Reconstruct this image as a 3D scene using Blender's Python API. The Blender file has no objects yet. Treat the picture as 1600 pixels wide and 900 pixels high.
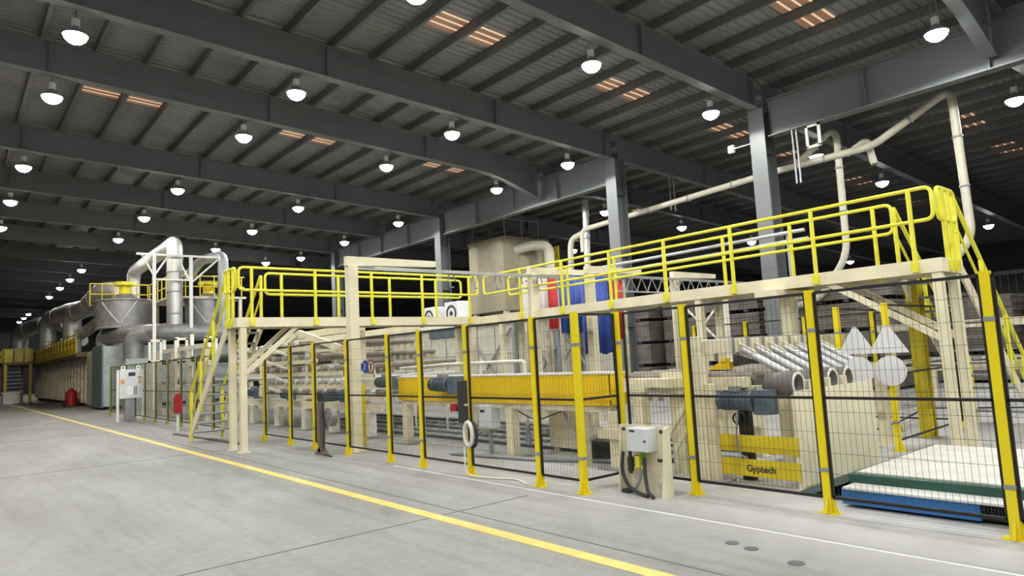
import bpy, math, random
from mathutils import Vector, Matrix
random.seed(7)
S = bpy.context.scene
COL = S.collection

# ------------------------------------------------------------------ camera
FPX, PITCH, YAW, ROLL, CH = 1055.463, 0.10081, 0.70276, -0.05274, 1.6
F = Vector((-math.cos(YAW)*math.cos(PITCH), math.sin(YAW)*math.cos(PITCH), math.sin(PITCH)))
R0 = Vector((math.sin(YAW), math.cos(YAW), 0)); U0 = R0.cross(F)
RR = R0*math.cos(ROLL) + U0*math.sin(ROLL); UU = U0*math.cos(ROLL) - R0*math.sin(ROLL)
cam = bpy.data.cameras.new('camera'); cam.sensor_width = 36; cam.lens = FPX/1600*36
cam.clip_start = .05; cam.clip_end = 400
co = bpy.data.objects.new('camera', cam); COL.objects.link(co); S.camera = co
co.matrix_world = Matrix(((RR.x, UU.x, -F.x, 0), (RR.y, UU.y, -F.y, 0), (RR.z, UU.z, -F.z, CH), (0, 0, 0, 1)))

# ------------------------------------------------------------------ world + exposure
W = bpy.data.worlds.new('night'); S.world = W; W.use_nodes = True
W.node_tree.nodes['Background'].inputs[0].default_value = (.35, .4, .5, 1)
W.node_tree.nodes['Background'].inputs[1].default_value = .01
S.view_settings.view_transform = 'Standard'; S.view_settings.look = 'None'
S.view_settings.exposure = 0.0; S.view_settings.gamma = 1; S.view_settings.use_curve_mapping = False
LAMP_W = 570.0          # watts of each high bay lamp
LAMP_UP = 0.0

# ------------------------------------------------------------------ materials
MATS = {}
def mat(name, col, rough=.5, metal=0., noise=0., scale=3., bump=0., emit=None, estr=0., alpha=1., dust=0.):
    if name in MATS: return MATS[name]
    m = bpy.data.materials.new(name); m.use_nodes = True; nt = m.node_tree; b = nt.nodes['Principled BSDF']
    b.inputs['Base Color'].default_value = (*col, 1); b.inputs['Roughness'].default_value = rough
    b.inputs['Metallic'].default_value = metal
    if noise > 0 or bump > 0:
        tc = nt.nodes.new('ShaderNodeTexCoord'); n = nt.nodes.new('ShaderNodeTexNoise')
        n.inputs['Scale'].default_value = scale; n.inputs['Detail'].default_value = 5
        nt.links.new(tc.outputs['Object'], n.inputs['Vector'])
        r = nt.nodes.new('ShaderNodeMapRange'); r.inputs[1].default_value = .3; r.inputs[2].default_value = .7
        r.inputs[3].default_value = 1-noise; r.inputs[4].default_value = 1+noise*.5
        nt.links.new(n.outputs[0], r.inputs[0])
        x = nt.nodes.new('ShaderNodeMix'); x.data_type = 'RGBA'; x.blend_type = 'MULTIPLY'; x.inputs[0].default_value = 1
        x.inputs[6].default_value = (*col, 1); nt.links.new(r.outputs[0], x.inputs[7]); nt.links.new(x.outputs[2], b.inputs['Base Color'])
        if bump > 0:
            bp = nt.nodes.new('ShaderNodeBump'); bp.inputs['Strength'].default_value = bump
            nt.links.new(n.outputs[0], bp.inputs['Height']); nt.links.new(bp.outputs[0], b.inputs['Normal'])
    if emit: b.inputs['Emission Color'].default_value = (*emit, 1); b.inputs['Emission Strength'].default_value = estr
    MATS[name] = m; return m
cream = mat('cream_paint', (.82, .76, .56), .45, noise=.12, scale=2)
cream2 = mat('cream_paint_dusty', (.66, .61, .47), .6, noise=.3, scale=4)
white = mat('white_paint', (.78, .78, .75), .4, noise=.06)
offwhite = mat('offwhite_frame', (.82, .8, .7), .45, noise=.1)
railY = mat('rail_yellow', (.80, .76, .05), .35, noise=.06)
postY = mat('post_yellow', (.86, .70, .012), .35, noise=.05)
machY = mat('machine_yellow', (.9, .60, .01), .4, noise=.14, scale=1.5)
colY = mat('column_yellow', (.62, .50, .01), .45, noise=.1)
black = mat('black_frame', (.012, .012, .012), .5)
wire = mat('black_wire', (.045, .045, .045), .45)
rubber = mat('dark_rubber', (.03, .032, .036), .6)
steelG = mat('grey_steel', (.33, .35, .37), .4, metal=.3, noise=.15)
galv = mat('galvanised', (.52, .53, .52), .38, metal=.45, noise=.25, scale=1.5)
galvL = mat('galvanised_light', (.62, .62, .60), .45, metal=.2, noise=.15)
chrome = mat('bright_roller', (.60, .63, .65), .4, metal=.35, noise=.1)
boxG = mat('cabinet_grey', (.68, .71, .74), .4, noise=.05)
motorB = mat('motor_bluegrey', (.10, .14, .18), .45, noise=.2)
blue = mat('lift_blue', (.03, .16, .45), .4, noise=.2)
green = mat('lift_green', (.02, .10, .075), .45, noise=.2)
tarpB = mat('tarp_blue', (.02, .07, .42), .55, noise=.25, scale=5)
tarpR = mat('tarp_red', (.55, .02, .02), .55, noise=.2)
red = mat('red_paint', (.36, .015, .025), .4)
beamM = mat('roof_steel', (.155, .17, .175), .55, noise=.1, scale=.7)
colM = mat('column_steel', (.15, .163, .168), .5, noise=.15, scale=1)
sheetM = mat('roof_sheet', (.25, .25, .245), .5, noise=.25, scale=.5)
purlM = mat('purlin_steel', (.125, .128, .13), .5)
brown = mat('dusty_roller', (.30, .26, .22), .6, noise=.3)
pipeM = mat('cream_pipe', (.55, .53, .43), .4, noise=.08)
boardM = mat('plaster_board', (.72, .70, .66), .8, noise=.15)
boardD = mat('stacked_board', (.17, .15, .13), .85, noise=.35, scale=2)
wallD = mat('dark_cladding', (.04, .042, .045), .7)
ovenM = mat('oven_cladding', (.40, .38, .31), .5, noise=.25)
ovenB = mat('unit_bluegrey', (.42, .48, .49), .45, noise=.2)
unitD = mat('unit_dark_trim', (.10, .14, .16), .5)
gold = mat('rail_ochre', (.48, .38, .03), .45, noise=.2)
fancas = mat('fan_casing', (.27, .27, .28), .42, metal=.3, noise=.25)
ahuM = mat('duct_house_beige', (.34, .30, .20), .5, noise=.12)
label_w = mat('paper_label', (.85, .85, .85), .6)
label_k = mat('dark_label', (.03, .03, .035), .5)
label_o = mat('orange_label', (.75, .35, .08), .5)
skyB = mat('skylight_panel', (.42, .24, .15), .5, emit=(.75, .36, .2), estr=.10)  # weak glow stands in for outdoor light passing the translucent sheet
skyW = mat('skylight_rib', (.9, .75, .6), .4, emit=(1, .66, .42), estr=.55)  # stronger emission paints the outside light showing through the ribs
lens = mat('lamp_lens', (1, 1, 1), .3, emit=(1, .985, .93), estr=45)
lensW = mat('lamp_lens_warm', (1, 1, 1), .3, emit=(1, .88, .68), estr=38)
concreteF = mat('grey_foot', (.36, .36, .34), .8, noise=.2)
signBlue = mat('sign_blue', (.02, .08, .5), .4)
pvc = mat('bottle_yellow', (.75, .72, .05), .3)

def floor_mat():
    m = bpy.data.materials.new('concrete_floor'); m.use_nodes = True; nt = m.node_tree; N = nt.nodes; L = nt.links
    b = N['Principled BSDF']; b.inputs['Roughness'].default_value = .62
    tc = N.new('ShaderNodeTexCoord')
    def noise(sx, sy, sc, det=6):
        mp = N.new('ShaderNodeMapping'); mp.inputs['Scale'].default_value = (sx, sy, 1)
        L.new(tc.outputs['Object'], mp.inputs['Vector'])
        n = N.new('ShaderNodeTexNoise'); n.inputs['Scale'].default_value = sc; n.inputs['Detail'].default_value = det
        n.inputs['Roughness'].default_value = .62
        L.new(mp.outputs[0], n.inputs['Vector']); return n
    def rng(src, a, b_, c, d):
        r = N.new('ShaderNodeMapRange'); r.inputs[1].default_value = a; r.inputs[2].default_value = b_
        r.inputs[3].default_value = c; r.inputs[4].default_value = d; L.new(src, r.inputs[0]); return r.outputs[0]
    def mul(a, b_):
        x = N.new('ShaderNodeMath'); x.operation = 'MULTIPLY'; L.new(a, x.inputs[0])
        if isinstance(b_, float): x.inputs[1].default_value = b_
        else: L.new(b_, x.inputs[1])
        return x.outputs[0]
    big = rng(noise(.35, .9, .8).outputs[0], .35, .65, .80, 1.12)
    fine = rng(noise(1, 1, 9).outputs[0], .3, .7, .90, 1.08)
    streak = rng(noise(.25, 3.0, 1.6).outputs[0], .50, .72, 1.0, .80)
    v = mul(mul(big, fine), streak)
    sep = N.new('ShaderNodeSeparateXYZ'); L.new(tc.outputs['Object'], sep.inputs[0])
    # plaster dust lies thick behind the safety fence, beside the stacker
    fy = rng(sep.outputs[1], 4.3, 6.4, 0., 1.); fx = rng(sep.outputs[0], -15., -4., 0.25, 1.)
    patch = rng(noise(.5, .5, 1.1).outputs[0], .38, .62, .55, 1.)
    dust = mul(mul(fy, fx), patch)
    base = N.new('ShaderNodeMix'); base.data_type = 'RGBA'; base.blend_type = 'MULTIPLY'; base.inputs[0].default_value = 1
    base.inputs[6].default_value = (.275, .28, .268, 1); L.new(v, base.inputs[7])
    mx = N.new('ShaderNodeMix'); mx.data_type = 'RGBA'; L.new(dust, mx.inputs[0]); L.new(base.outputs[2], mx.inputs[6])
    mx.inputs[7].default_value = (.56, .555, .55, 1)
    far = rng(sep.outputs[0], -50., -33., .55, 0.)     # floor colour turns darker and browner towards the far end
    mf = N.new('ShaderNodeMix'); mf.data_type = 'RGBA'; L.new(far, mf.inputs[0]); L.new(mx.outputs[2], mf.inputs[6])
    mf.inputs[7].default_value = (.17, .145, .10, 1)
    L.new(mf.outputs[2], b.inputs['Base Color'])
    bp = N.new('ShaderNodeBump'); bp.inputs['Strength'].default_value = .12; L.new(fine, bp.inputs['Height']); L.new(bp.outputs[0], b.inputs['Normal'])
    return m
floorM = floor_mat()

# ------------------------------------------------------------------ mesh builder
OFF = {}
SPLIT = {'side_rail', 'flange', 'clamp', 'joint_band', 'rib', 'brace', 'corner_post', 'diagonal_strut', 'lifting_eye', 'sticker', 'label_plate', 'cross_beam', 'stiffener', 'slot', 'joist', 'floor_rail', 'arm', 'tipple_arm', 'support_leg', 'wheel', 'base_beam', 'side_skirt', 'upright', 'seam', 'stair_tread', 'support', 'roof_rail', 'bearer', 'text_line', 'clamp_strap', 'bright_rib', 'panel', 'side_guard'}
class MB:
    def __init__(s): s.v = []; s.f = []; s.sm = []
    def add(s, vs, fs, smooth=False):
        o = len(s.v); s.v += [tuple(x) for x in vs]
        for f in fs: s.f.append(tuple(i+o for i in f)); s.sm.append(smooth)
        return s
    def box(s, x0, x1, y0, y1, z0, z1):
        x0, x1 = min(x0, x1), max(x0, x1); y0, y1 = min(y0, y1), max(y0, y1); z0, z1 = min(z0, z1), max(z0, z1)
        return s.add([(x0,y0,z0),(x1,y0,z0),(x1,y1,z0),(x0,y1,z0),(x0,y0,z1),(x1,y0,z1),(x1,y1,z1),(x0,y1,z1)],
                     [(0,3,2,1),(4,5,6,7),(0,1,5,4),(1,2,6,5),(2,3,7,6),(3,0,4,7)])
    def cbox(s, c, d):
        return s.box(c[0]-d[0]/2, c[0]+d[0]/2, c[1]-d[1]/2, c[1]+d[1]/2, c[2]-d[2]/2, c[2]+d[2]/2)
    def bar(s, p0, p1, w, h, up=(0, 0, 1)):
        p0 = Vector(p0); p1 = Vector(p1); d = (p1-p0).normalized(); up = Vector(up)
        if abs(d.dot(up)) > .98: up = Vector((0, 1, 0))
        a = d.cross(up).normalized()*(w/2); b = a.cross(d).normalized()*(h/2)
        vs = [p0-a-b, p0+a-b, p0+a+b, p0-a+b, p1-a-b, p1+a-b, p1+a+b, p1-a+b]
        return s.add(vs, [(0,1,2,3),(7,6,5,4),(0,4,5,1),(1,5,6,2),(2,6,7,3),(3,7,4,0)])
    def tube(s, path, r, n=8, closed=False, cap=True):
        P = [Vector(p) for p in path]; m = len(P); rings = []
        a = None
        for i in range(m):
            if closed: t = (P[(i+1) % m]-P[i-1]).normalized()
            else: t = (P[min(i+1, m-1)]-P[max(i-1, 0)]).normalized()
            if a is None:
                a = t.orthogonal().normalized()
            else:
                a = (a - t*a.dot(t)).normalized()
            b = t.cross(a)
            rr = r[i] if isinstance(r, (list, tuple)) else r
            rings.append([P[i]+(a*math.cos(2*math.pi*k/n)+b*math.sin(2*math.pi*k/n))*rr for k in range(n)])
        vs = [v for g in rings for v in g]; fs = []
        for i in range(m if closed else m-1):
            j = (i+1) % m
            for k in range(n): fs.append((i*n+k, i*n+(k+1) % n, j*n+(k+1) % n, j*n+k))
        s.add(vs, fs, True)
        if cap and not closed:
            s.add(rings[0], [tuple(range(n-1, -1, -1))]); s.add(rings[-1], [tuple(range(n))])
        return s
    def cyl(s, p0, p1, r, n=14, r2=None): return s.tube([p0, p1], [r, r if r2 is None else r2], n)
    def ring(s, c, axis, ro, ri, t, n=20):   # hollow drum
        c = Vector(c); ax = Vector(axis).normalized(); a = ax.orthogonal().normalized(); b = ax.cross(a); vs = []
        for d, rr in ((-t/2, ro), (t/2, ro), (t/2, ri), (-t/2, ri)):
            for k in range(n):
                th = 2*math.pi*k/n; vs.append(c+ax*d+(a*math.cos(th)+b*math.sin(th))*rr)
        fs = []
        for q in range(4):
            for k in range(n):
                fs.append((q*n+k, q*n+(k+1) % n, ((q+1) % 4)*n+(k+1) % n, ((q+1) % 4)*n+k))
        return s.add(vs, fs, True)
    def prism(s, pts, d):                     # polygon extruded by vector d
        d = Vector(d); P = [Vector(p) for p in pts]; n = len(P)
        s.add(P+[p+d for p in P], [tuple(range(n-1, -1, -1)), tuple(range(n, 2*n))]+[(i, (i+1) % n, (i+1) % n+n, i+n) for i in range(n)])
        return s
    def islands(s):
        par = list(range(len(s.v)))
        def fd(a):
            while par[a] != a: par[a] = par[par[a]]; a = par[a]
            return a
        for f in s.f:
            for b in f[1:]: par[fd(b)] = fd(f[0])
        key = {}; out = {}
        for i, f in enumerate(s.f): out.setdefault(fd(f[0]), []).append(i)
        res = []
        for fs in out.values():
            mp = {}; q = MB()
            for i in fs:
                g = []
                for v in s.f[i]:
                    if v not in mp: mp[v] = len(q.v); q.v.append(s.v[v])
                    g.append(mp[v])
                q.f.append(tuple(g)); q.sm.append(s.sm[i])
            res.append(q)
        return res
    def build(s, name, m, parent=None, label=None, bevel=0., origin=None, subs=0):
        if parent is not None and name in SPLIT:
            for q in s.islands(): o = q.build1(name, m, parent, label, bevel, origin)
            return o
        return s.build1(name, m, parent, label, bevel, origin)
    def build1(s, name, m, parent=None, label=None, bevel=0., origin=None, subs=0):
        off = Vector(origin) if origin is not None else (OFF[parent] if parent is not None else Vector((0, 0, 0)))
        me = bpy.data.meshes.new(name)
        me.from_pydata([tuple(Vector(v)-off) for v in s.v], [], s.f); me.update()
        me.polygons.foreach_set('use_smooth', s.sm)
        me.materials.append(m)
        o = bpy.data.objects.new(name, me); COL.objects.link(o)
        if parent is not None: o.parent = parent
        else: o.location = off
        OFF[o] = off
        if label: o['label'] = label
        if bevel: bv = o.modifiers.new('bevel', 'BEVEL'); bv.width = bevel; bv.segments = 2; bv.limit_method = 'ANGLE'
        return o
def fil(pts, r, n=5, closed=False):
    P = [Vector(p) for p in pts]; out = []; m = len(P)
    for i in range(m):
        if not closed and i in (0, m-1): out.append(P[i]); continue
        a = P[i-1]-P[i]; b = P[(i+1) % m]-P[i]; rr = min(r, a.length*.45, b.length*.45)
        A = P[i]+a.normalized()*rr; B = P[i]+b.normalized()*rr
        for k in range(n+1):
            t = k/n; out.append(A*(1-t)**2+P[i]*2*t*(1-t)+B*t*t)
    return out
def thing(name, label, cat, loc, group=None):
    o = bpy.data.objects.new(name, None); COL.objects.link(o); o.location = loc; o.empty_display_size = .2
    o['label'] = label; o['category'] = cat; OFF[o] = Vector(loc)
    if group: o['group'] = group
    return o
def tag(o, label, cat, group=None):
    o['label'] = label; o['category'] = cat
    if group: o['group'] = group
    return o
def struct(o): o['kind'] = 'structure'; return o
def kids(o): return [c for c in bpy.data.objects if c.parent is o]
def copy_tree(o, loc, label=None, tree=None):
    c = o.copy(); COL.objects.link(c); c.location = loc; OFF[c] = Vector(loc)
    if label: c['label'] = label
    for ch, subs in tree:
        d = ch.copy(); COL.objects.link(d); d.parent = c
        for g in subs: e = g.copy(); COL.objects.link(e); e.parent = d
    return c
def tree_of(o): return [(ch, kids(ch)) for ch in kids(o)]

def ordn(i): return ['first', 'second', 'third', 'fourth', 'fifth', 'sixth', 'seventh', 'eighth', 'ninth', 'tenth', 'eleventh', 'twelfth', 'thirteenth', 'fourteenth', 'fifteenth'][i]
# ------------------------------------------------------------------ building shell
XA, XB, YA, YB = -112., 17., -14., 62.
SL = -.045
def zb(y): return 9.97+SL*y       # underside of the roof beams
def zr(y): return 11.12+SL*y      # roof sheet
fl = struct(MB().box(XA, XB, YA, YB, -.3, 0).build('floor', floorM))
m = MB(); x = XA; prof = []
while x < XB:
    prof += [(x, 0), (x+.14, 0), (x+.16, .035), (x+.23, .035)]; x += .25
vs = []; fs = []
for (px, pz) in prof:
    vs += [(px, YA, zr(YA)+pz), (px, YB, zr(YB)+pz)]
for i in range(len(prof)-1): fs.append((2*i, 2*i+1, 2*i+3, 2*i+2))
m.add(vs, fs)
struct(m.build('ceiling', sheetM))
struct(MB().box(XA-.3, XA, YA, YB, 0, 12).build('wall_left', wallD))
struct(MB().box(XB, XB+.3, YA, YB, 0, 12).build('wall_right', wallD))
struct(MB().box(XA, XB, YB, YB+.3, 0, 12).build('wall_back', wallD))
struct(MB().box(XA, XB, YA-.3, YA, 0, 12).build('wall_front', wallD))
# purlins
y = YA+.6; k = 0
while y < 58:
    if True:
        z = zr(y)-.02
        o = MB().box(XA, XB, y-.035, y+.035, z-.24, z).box(XA, XB, y-.035, y+.06, z-.25, z-.235).build('roof_purlin', purlM)
        struct(o)
    y += 1.27
# frames
BEAMX = [13.5, 7.8, 1.7, -4.5, -10.8, -17.0, -21.3, -29.1, -35.3, -41.5, -48.0, -54.4, -60.2, -66, -73, -80, -86, -92, -98, -104]
HAUNCH = {-4.5, -21.3}
for bx in BEAMX:
    far = bx < -50
    m = MB()
    for (a, b) in ((YA, 19.8), (20.2, YB)):
        def bot(yy):
            if bx in HAUNCH and abs(yy-20) < 3.5: return zb(yy)-.75*(1-abs(yy-20)/3.5)**1.6
            return zb(yy)
        ys = sorted({a, b} | {yy for yy in (16.5, 17.2, 18, 18.8, 19.5, 20.6, 21.4, 22.2, 23.5) if a < yy < b})
        for q in range(len(ys)-1):
            y0, y1 = ys[q], ys[q+1]
            m.prism([(bx-.012, y0, bot(y0)), (bx-.012, y1, bot(y1)), (bx-.012, y1, zr(y1)-.26), (bx-.012, y0, zr(y0)-.26)], (.024, 0, 0))
            m.prism([(bx-.15, y0, bot(y0)-.03), (bx-.15, y1, bot(y1)-.03), (bx-.15, y1, bot(y1)), (bx-.15, y0, bot(y0))], (.30, 0, 0))
            m.prism([(bx-.15, y0, zr(y0)-.29), (bx-.15, y1, zr(y1)-.29), (bx-.15, y1, zr(y1)-.26), (bx-.15, y0, zr(y0)-.26)], (.30, 0, 0))
    if not far:
        for yy in (2.0, 8.0, 14.0, 19.4, 26, 32):
            m.box(bx-.14, bx+.14, yy-.008, yy+.008, zb(yy), zr(yy)-.29)
    o = struct(m.build('roof_beam', beamM))
# girder along the column line
gz0, gz1 = 8.12, 9.25
for (ga, gb_) in ((-41.2, -29.4), (-28.8, -17.3), (-10.5, 1.4), (8.1, 13.2)):
    m = MB().box(ga, gb_, 19.99, 20.01, gz0, gz1).box(ga, gb_, 19.82, 20.18, gz0-.03, gz0).box(ga, gb_, 19.82, 20.18, gz1, gz1+.03)
    n = 4
    for k in range(1, n): xx = ga+(gb_-ga)*k/n; m.box(xx-.01, xx+.01, 19.85, 20.15, gz0, gz1)
    struct(m.build('roof_girder', beamM))
COLS = [(7.4, 'dark steel roof column far right of the others'), (-10.8, 'largest grey roof column, rising behind the long walkway, cream pipe passing behind it'),
        (-17.0, 'grey roof column between the beige housing and the nearest large column'), (-29.1, 'grey roof column just left of the beige housing, smallest of the three'),
        (-41.5, 'distant dark roof column behind the left walkway rails')]
for cx, lab in COLS:
    if cx in (7.4,): continue
    t = thing('roof_column', lab, 'column', (cx, 20, 0), 'roof columns')
    MB().box(cx-.26, cx+.26, 19.7, 19.73, .03, 9.03).box(cx-.26, cx+.26, 20.27, 20.3, .03, 9.03).box(cx-.012, cx+.012, 19.73, 20.27, .03, 9.03).build('shaft', colM, t)
    MB().box(cx-.35, cx+.35, 19.62, 20.38, 0, .03).build('base_plate', colM, t)
    m = MB()
    for zz in (2.5, 5.2, 7.6): m.box(cx-.24, cx-.012, 19.73, 20.27, zz, zz+.015).box(cx+.012, cx+.24, 19.73, 20.27, zz, zz+.015)
    m.build('stiffener', colM, t)
# skylights
SKX = {-7.85: (16.1, 22.1, 28.2, 34), -14.15: (-2.4, 9.3, 15.45, 21.6, 27.6, 33.6, 40), -24.7: (3.5, 9.4, 15.5, 21.6, 28), -32.5: (21.6, 28, 34), -38.8: (28, 34), 1.7: (22, 28)}
sky0 = None
for sx, yy in SKX.items():
    for y0 in yy:
        for q in (0, 1):
            yc = YA+.6+1.27*(round((y0-YA-.6)/1.27)+q)+.635; nm = ('first', 'second')[q]
            lab = 'orange skylight strips, %s bay from the right, pair %s going back, %s half' % (ordn(sorted(SKX, reverse=True).index(sx)), ordn(yy.index(y0)), ('near', 'far')[q])
            # panel hangs flush under the sheet
            if sky0 is None:
                t = thing('roof_skylight', lab, 'skylight', (sx, yc, zr(yc)), 'roof skylights'); sky0 = t
                a, b = yc-.55, yc+.55
                def sp(x0, x1, dz, h): return ([(x0, a, zr(a)-dz), (x0, b, zr(b)-dz), (x0, b, zr(b)-dz+h), (x0, a, zr(a)-dz+h)], (x1-x0, 0, 0))
                mm = MB()
                for i in range(3): mm.prism(*sp(sx-.42+i*.28, sx-.42+i*.28+.2, .03, .02))
                mm.build('panel', skyB, t)
                mm = MB()
                for i in range(3): mm.prism(*sp(sx-.22+i*.28, sx-.22+i*.28+.055, .035, .02))
                mm.build('bright_rib', skyW, t)
                skt = tree_of(t)
            else:
                copy_tree(sky0, (sx, yc, zr(yc)), lab, skt)
# high bay lamps
LX = [13.4, 7.3, 1.2, -5.05, -11.25, -17.5, -21.8, -29.7, -35.8, -42.1, -55.0, -60.6, -66.3, -73.6, -92.8, -98.5, -104.8]  # first two rows are out of view, added to brighten upright faces
LAMPS = []
for lx in LX:
    if lx >= -21.8: ys = [-8.4, -3.1, 2.15, 7.35, 12.6, 17.9]
    elif lx >= -42.1: ys = [-3.1, 2.1, 7.3, 12.45, 17.75]
    else: ys = [7.3]
    for ly in ys: LAMPS.append((lx, ly))
LAMPS += [(-5.05, 24.3), (-11.25, 24.7), (-11.25, 30.5), (-21.8, 24.7), (-21.7, 30.75), (-11.25, 44.8), (-21.7, 37.8), (-21.5, 50.8), (-45.2, 16.6), (-30, 30.7)]
def lamp_proto(warm):
    t = thing('high_bay_lamp', 'x', 'lamp', (0, 0, 0), 'high bay lamps hanging from the roof')
    m = MB().tube([(0, 0, .05), (0, 0, .09), (0, 0, .2), (0, 0, .26)], [.26, .25, .13, .06], 18); m.build('reflector', steelG, t)
    MB().cyl((0, 0, .26), (0, 0, .44), .09, 14).build('driver_housing', boxG, t)
    MB().tube([(0, 0, -.14), (0, 0, -.10), (0, 0, -.03), (0, 0, .05)], [.07, .15, .22, .25], 20).build('lens', lensW if warm else lens, t)
    MB().cyl((-.06, 0, .42), (-.06, 0, 1.68), .012, 6).build('rod', steelG, t)
    MB().cyl((.06, 0, .42), (.06, 0, 1.68), .012, 6).build('rod', steelG, t)
    return t
P0 = lamp_proto(False); P1 = lamp_proto(True); T0 = tree_of(P0); T1 = tree_of(P1)
def mk_light(name, col, w):
    l = bpy.data.lights.new(name, 'SPOT'); l.shadow_soft_size = .14; l.energy = w; l.color = col; l.spot_size = math.radians(174); l.spot_blend = .12
    return l
LC = mk_light('lamp_light', (1, .985, .93), LAMP_W); LCW = mk_light('lamp_light_warm', (1, .84, .6), LAMP_W*.6)
first = {0: True, 1: True}
RN = {-11.25: 'behind the first visible roof beam', -17.5: 'behind the second roof beam', -21.8: 'behind the third roof beam', -29.7: 'behind the fourth roof beam', -35.8: 'behind the fifth roof beam', -42.1: 'behind the sixth roof beam'}
CNm = {2.1: 'leftmost', 2.15: 'leftmost', 7.3: 'second from left', 7.35: 'second from left', 12.45: 'third from left', 12.6: 'third from left', 17.75: 'last of its row', 17.9: 'last of its row'}
for (lx, ly) in LAMPS:
    warm = ly < 3 and lx < -29; far = lx < -50
    if lx in RN and ly in CNm: lab = 'high bay lamp %s, %s in its row' % (RN[lx], CNm[ly])
    elif far: lab = 'tiny distant lamp in the receding line at far left, %s from the near end' % ordn(LX.index(lx)-10)
    elif ly > 20: lab = 'small lamp beyond the roof columns, %s of those' % ordn([q for q in LAMPS if q[1] > 20].index((lx, ly)))
    elif (lx, ly) == (-5.05, 17.9): lab = 'large bright lamp at the top right corner of the hall'
    elif (lx, ly) == (-45.2, 16.6): lab = 'lamp just above the left walkway rail'
    elif ly < 0: lab = 'high bay lamp over the open aisle, out to the left'
    else: lab = 'high bay lamp overhead, nearer than the first roof beam'
    loc = (lx, ly, zb(ly)-.45-.06)
    k = 1 if warm else 0
    if first[k]: o = (P0, P1)[k]; o.location = loc; o['label'] = lab; first[k] = False
    else: o = copy_tree((P0, P1)[k], loc, lab, (T0, T1)[k])
    lo = bpy.data.objects.new('lamp_light', LCW if warm else LC); COL.objects.link(lo); lo.parent = o; lo.location = (0, 0, -.16)
exec_objects = True
# ------------------------------------------------------------------ floor paint
tag(MB().box(-70, 6, 3.86, 4.0, 0, .004).build('floor_stripe', mat('stripe_paint', (.80, .62, .17), .5, noise=.15, scale=6)), 'yellow painted stripe running along the whole concrete floor', 'floor line')
struct(MB().box(-60, 8, 4.22, 4.235, 0, .003).box(-60, 8, -.4, -.385, 0, .003).build('trim_1', mat('joint', (.16, .165, .18), .8)))
m = MB()
for jx in (2.3, -6.05, -14.6, -23, -31): m.box(jx-.008, jx+.008, -12, 5.2, 0, .0035)
struct(m.build('trim_2', MATS['joint']))
struct(MB().box(-9.5, 1.5, 5.42, 5.445, 0, .004).build('trim_3', label_w))
m = MB()
for (hx, hy, r) in ((-3.25, 4.95, .055), (-3.05, 4.9, .055), (-2.62, 4.78, .06)): m.cyl((hx, hy, 0), (hx, hy, .004), r, 16)
tag(m.build('floor_caps', mat('cap_dark', (.12, .12, .13), .6)), 'dark round caps set in the floor before the right fence', 'floor cap')['kind'] = 'stuff'

# ------------------------------------------------------------------ safety fences
def fence(label, pts, posts, loc, zt=2.05, wire_step=.05, w=.07, double=True, hstep=.19, wth=.0024, midz=1.06, pm=None):
    t = thing('safety_fence', label, 'fence', loc)
    for (x, y) in posts:
        m = MB().box(x-w/2, x+w/2, y-w/2, y+w/2, 0.008, zt+.03)
        p = m.build('post', pm or postY, t)
        MB().box(x-.09, x+.09, y-.06, y+.06, 0, .008).prism([(x+w/2, y-.01, .008), (x+.085, y-.01, .008), (x+w/2, y-.01, .16)], (0, .02, 0)).prism([(x-.01, y-w/2, .008), (x-.01, y-.085, .008), (x-.01, y-w/2, .16)], (.02, 0, 0)).build('base_plate', pm or postY, p)
        q = MB()
        for zz in (.38, 1.68): q.box(x-w/2-.005, x+w/2+.005, y-w/2-.005, y+w/2+.005, zz, zz+.035)
        q.build('clamp', steelG, p)
    for i in range(len(pts)-1):
        (x0, y0), (x1, y1) = pts[i], pts[i+1]
        d = Vector((x1-x0, y1-y0, 0)); L = d.length; d.normalize(); a = Vector((x0, y0, 0))+d*(w/2+.012); b = Vector((x1, y1, 0))-d*(w/2+.012)
        fr = MB(); g = .026
        for zz in (.145, midz, zt): fr.bar(a+Vector((0, 0, zz)), b+Vector((0, 0, zz)), g, g)
        for e in (a, b): fr.bar(e+Vector((0, 0, .145)), e+Vector((0, 0, zt)), g, g)
        f = fr.build('mesh_panel', black, t)
        wr = MB(); n = int((b-a).length/wire_step); th = wth
        for q in range(1, n):
            c = a+(b-a)*(q/n); wr.bar(c+Vector((0, 0, .18)), c+Vector((0, 0, zt-.01)), th, th)
        zz = .17+hstep
        while zz < zt-.05:
            wr.bar(a+Vector((0, 0, zz)), b+Vector((0, 0, zz)), th*1.3, th*1.3); zz += hstep
        wr.build('wire_mesh', wire, f)
    return t
yf = 5.65
f1 = [(-15.58, yf), (-14.08, yf), (-12.88, yf), (-11.44, yf), (-9.94, yf), (-8.96, yf), (-7.74, yf), (-6.32, yf), (-5.58, yf), (-5.56, 6.35)]
fence('black wire mesh safety fence with yellow posts in front of the yellow machine', f1, f1, (-10, yf, 0), wth=.0019)
f2 = [(-5.48, 6.35), (-4.56, 6.35), (-3.1, 6.35), (-1.66, 6.35), (-.2, 6.35)]
fence('nearest black mesh fence, tall yellow posts, in front of the blue lift table', f2, f2[1:], (-3, 6.35, 0))
f3 = [(-34.0+1.62*i, yf) for i in range(11)]
fence('dark mesh fence with thin olive posts behind the left stair, running into the distance', f3, f3, (-26, yf, 0), pm=mat('post_olive', (.38, .35, .08), .5), wire_step=.04)

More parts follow.
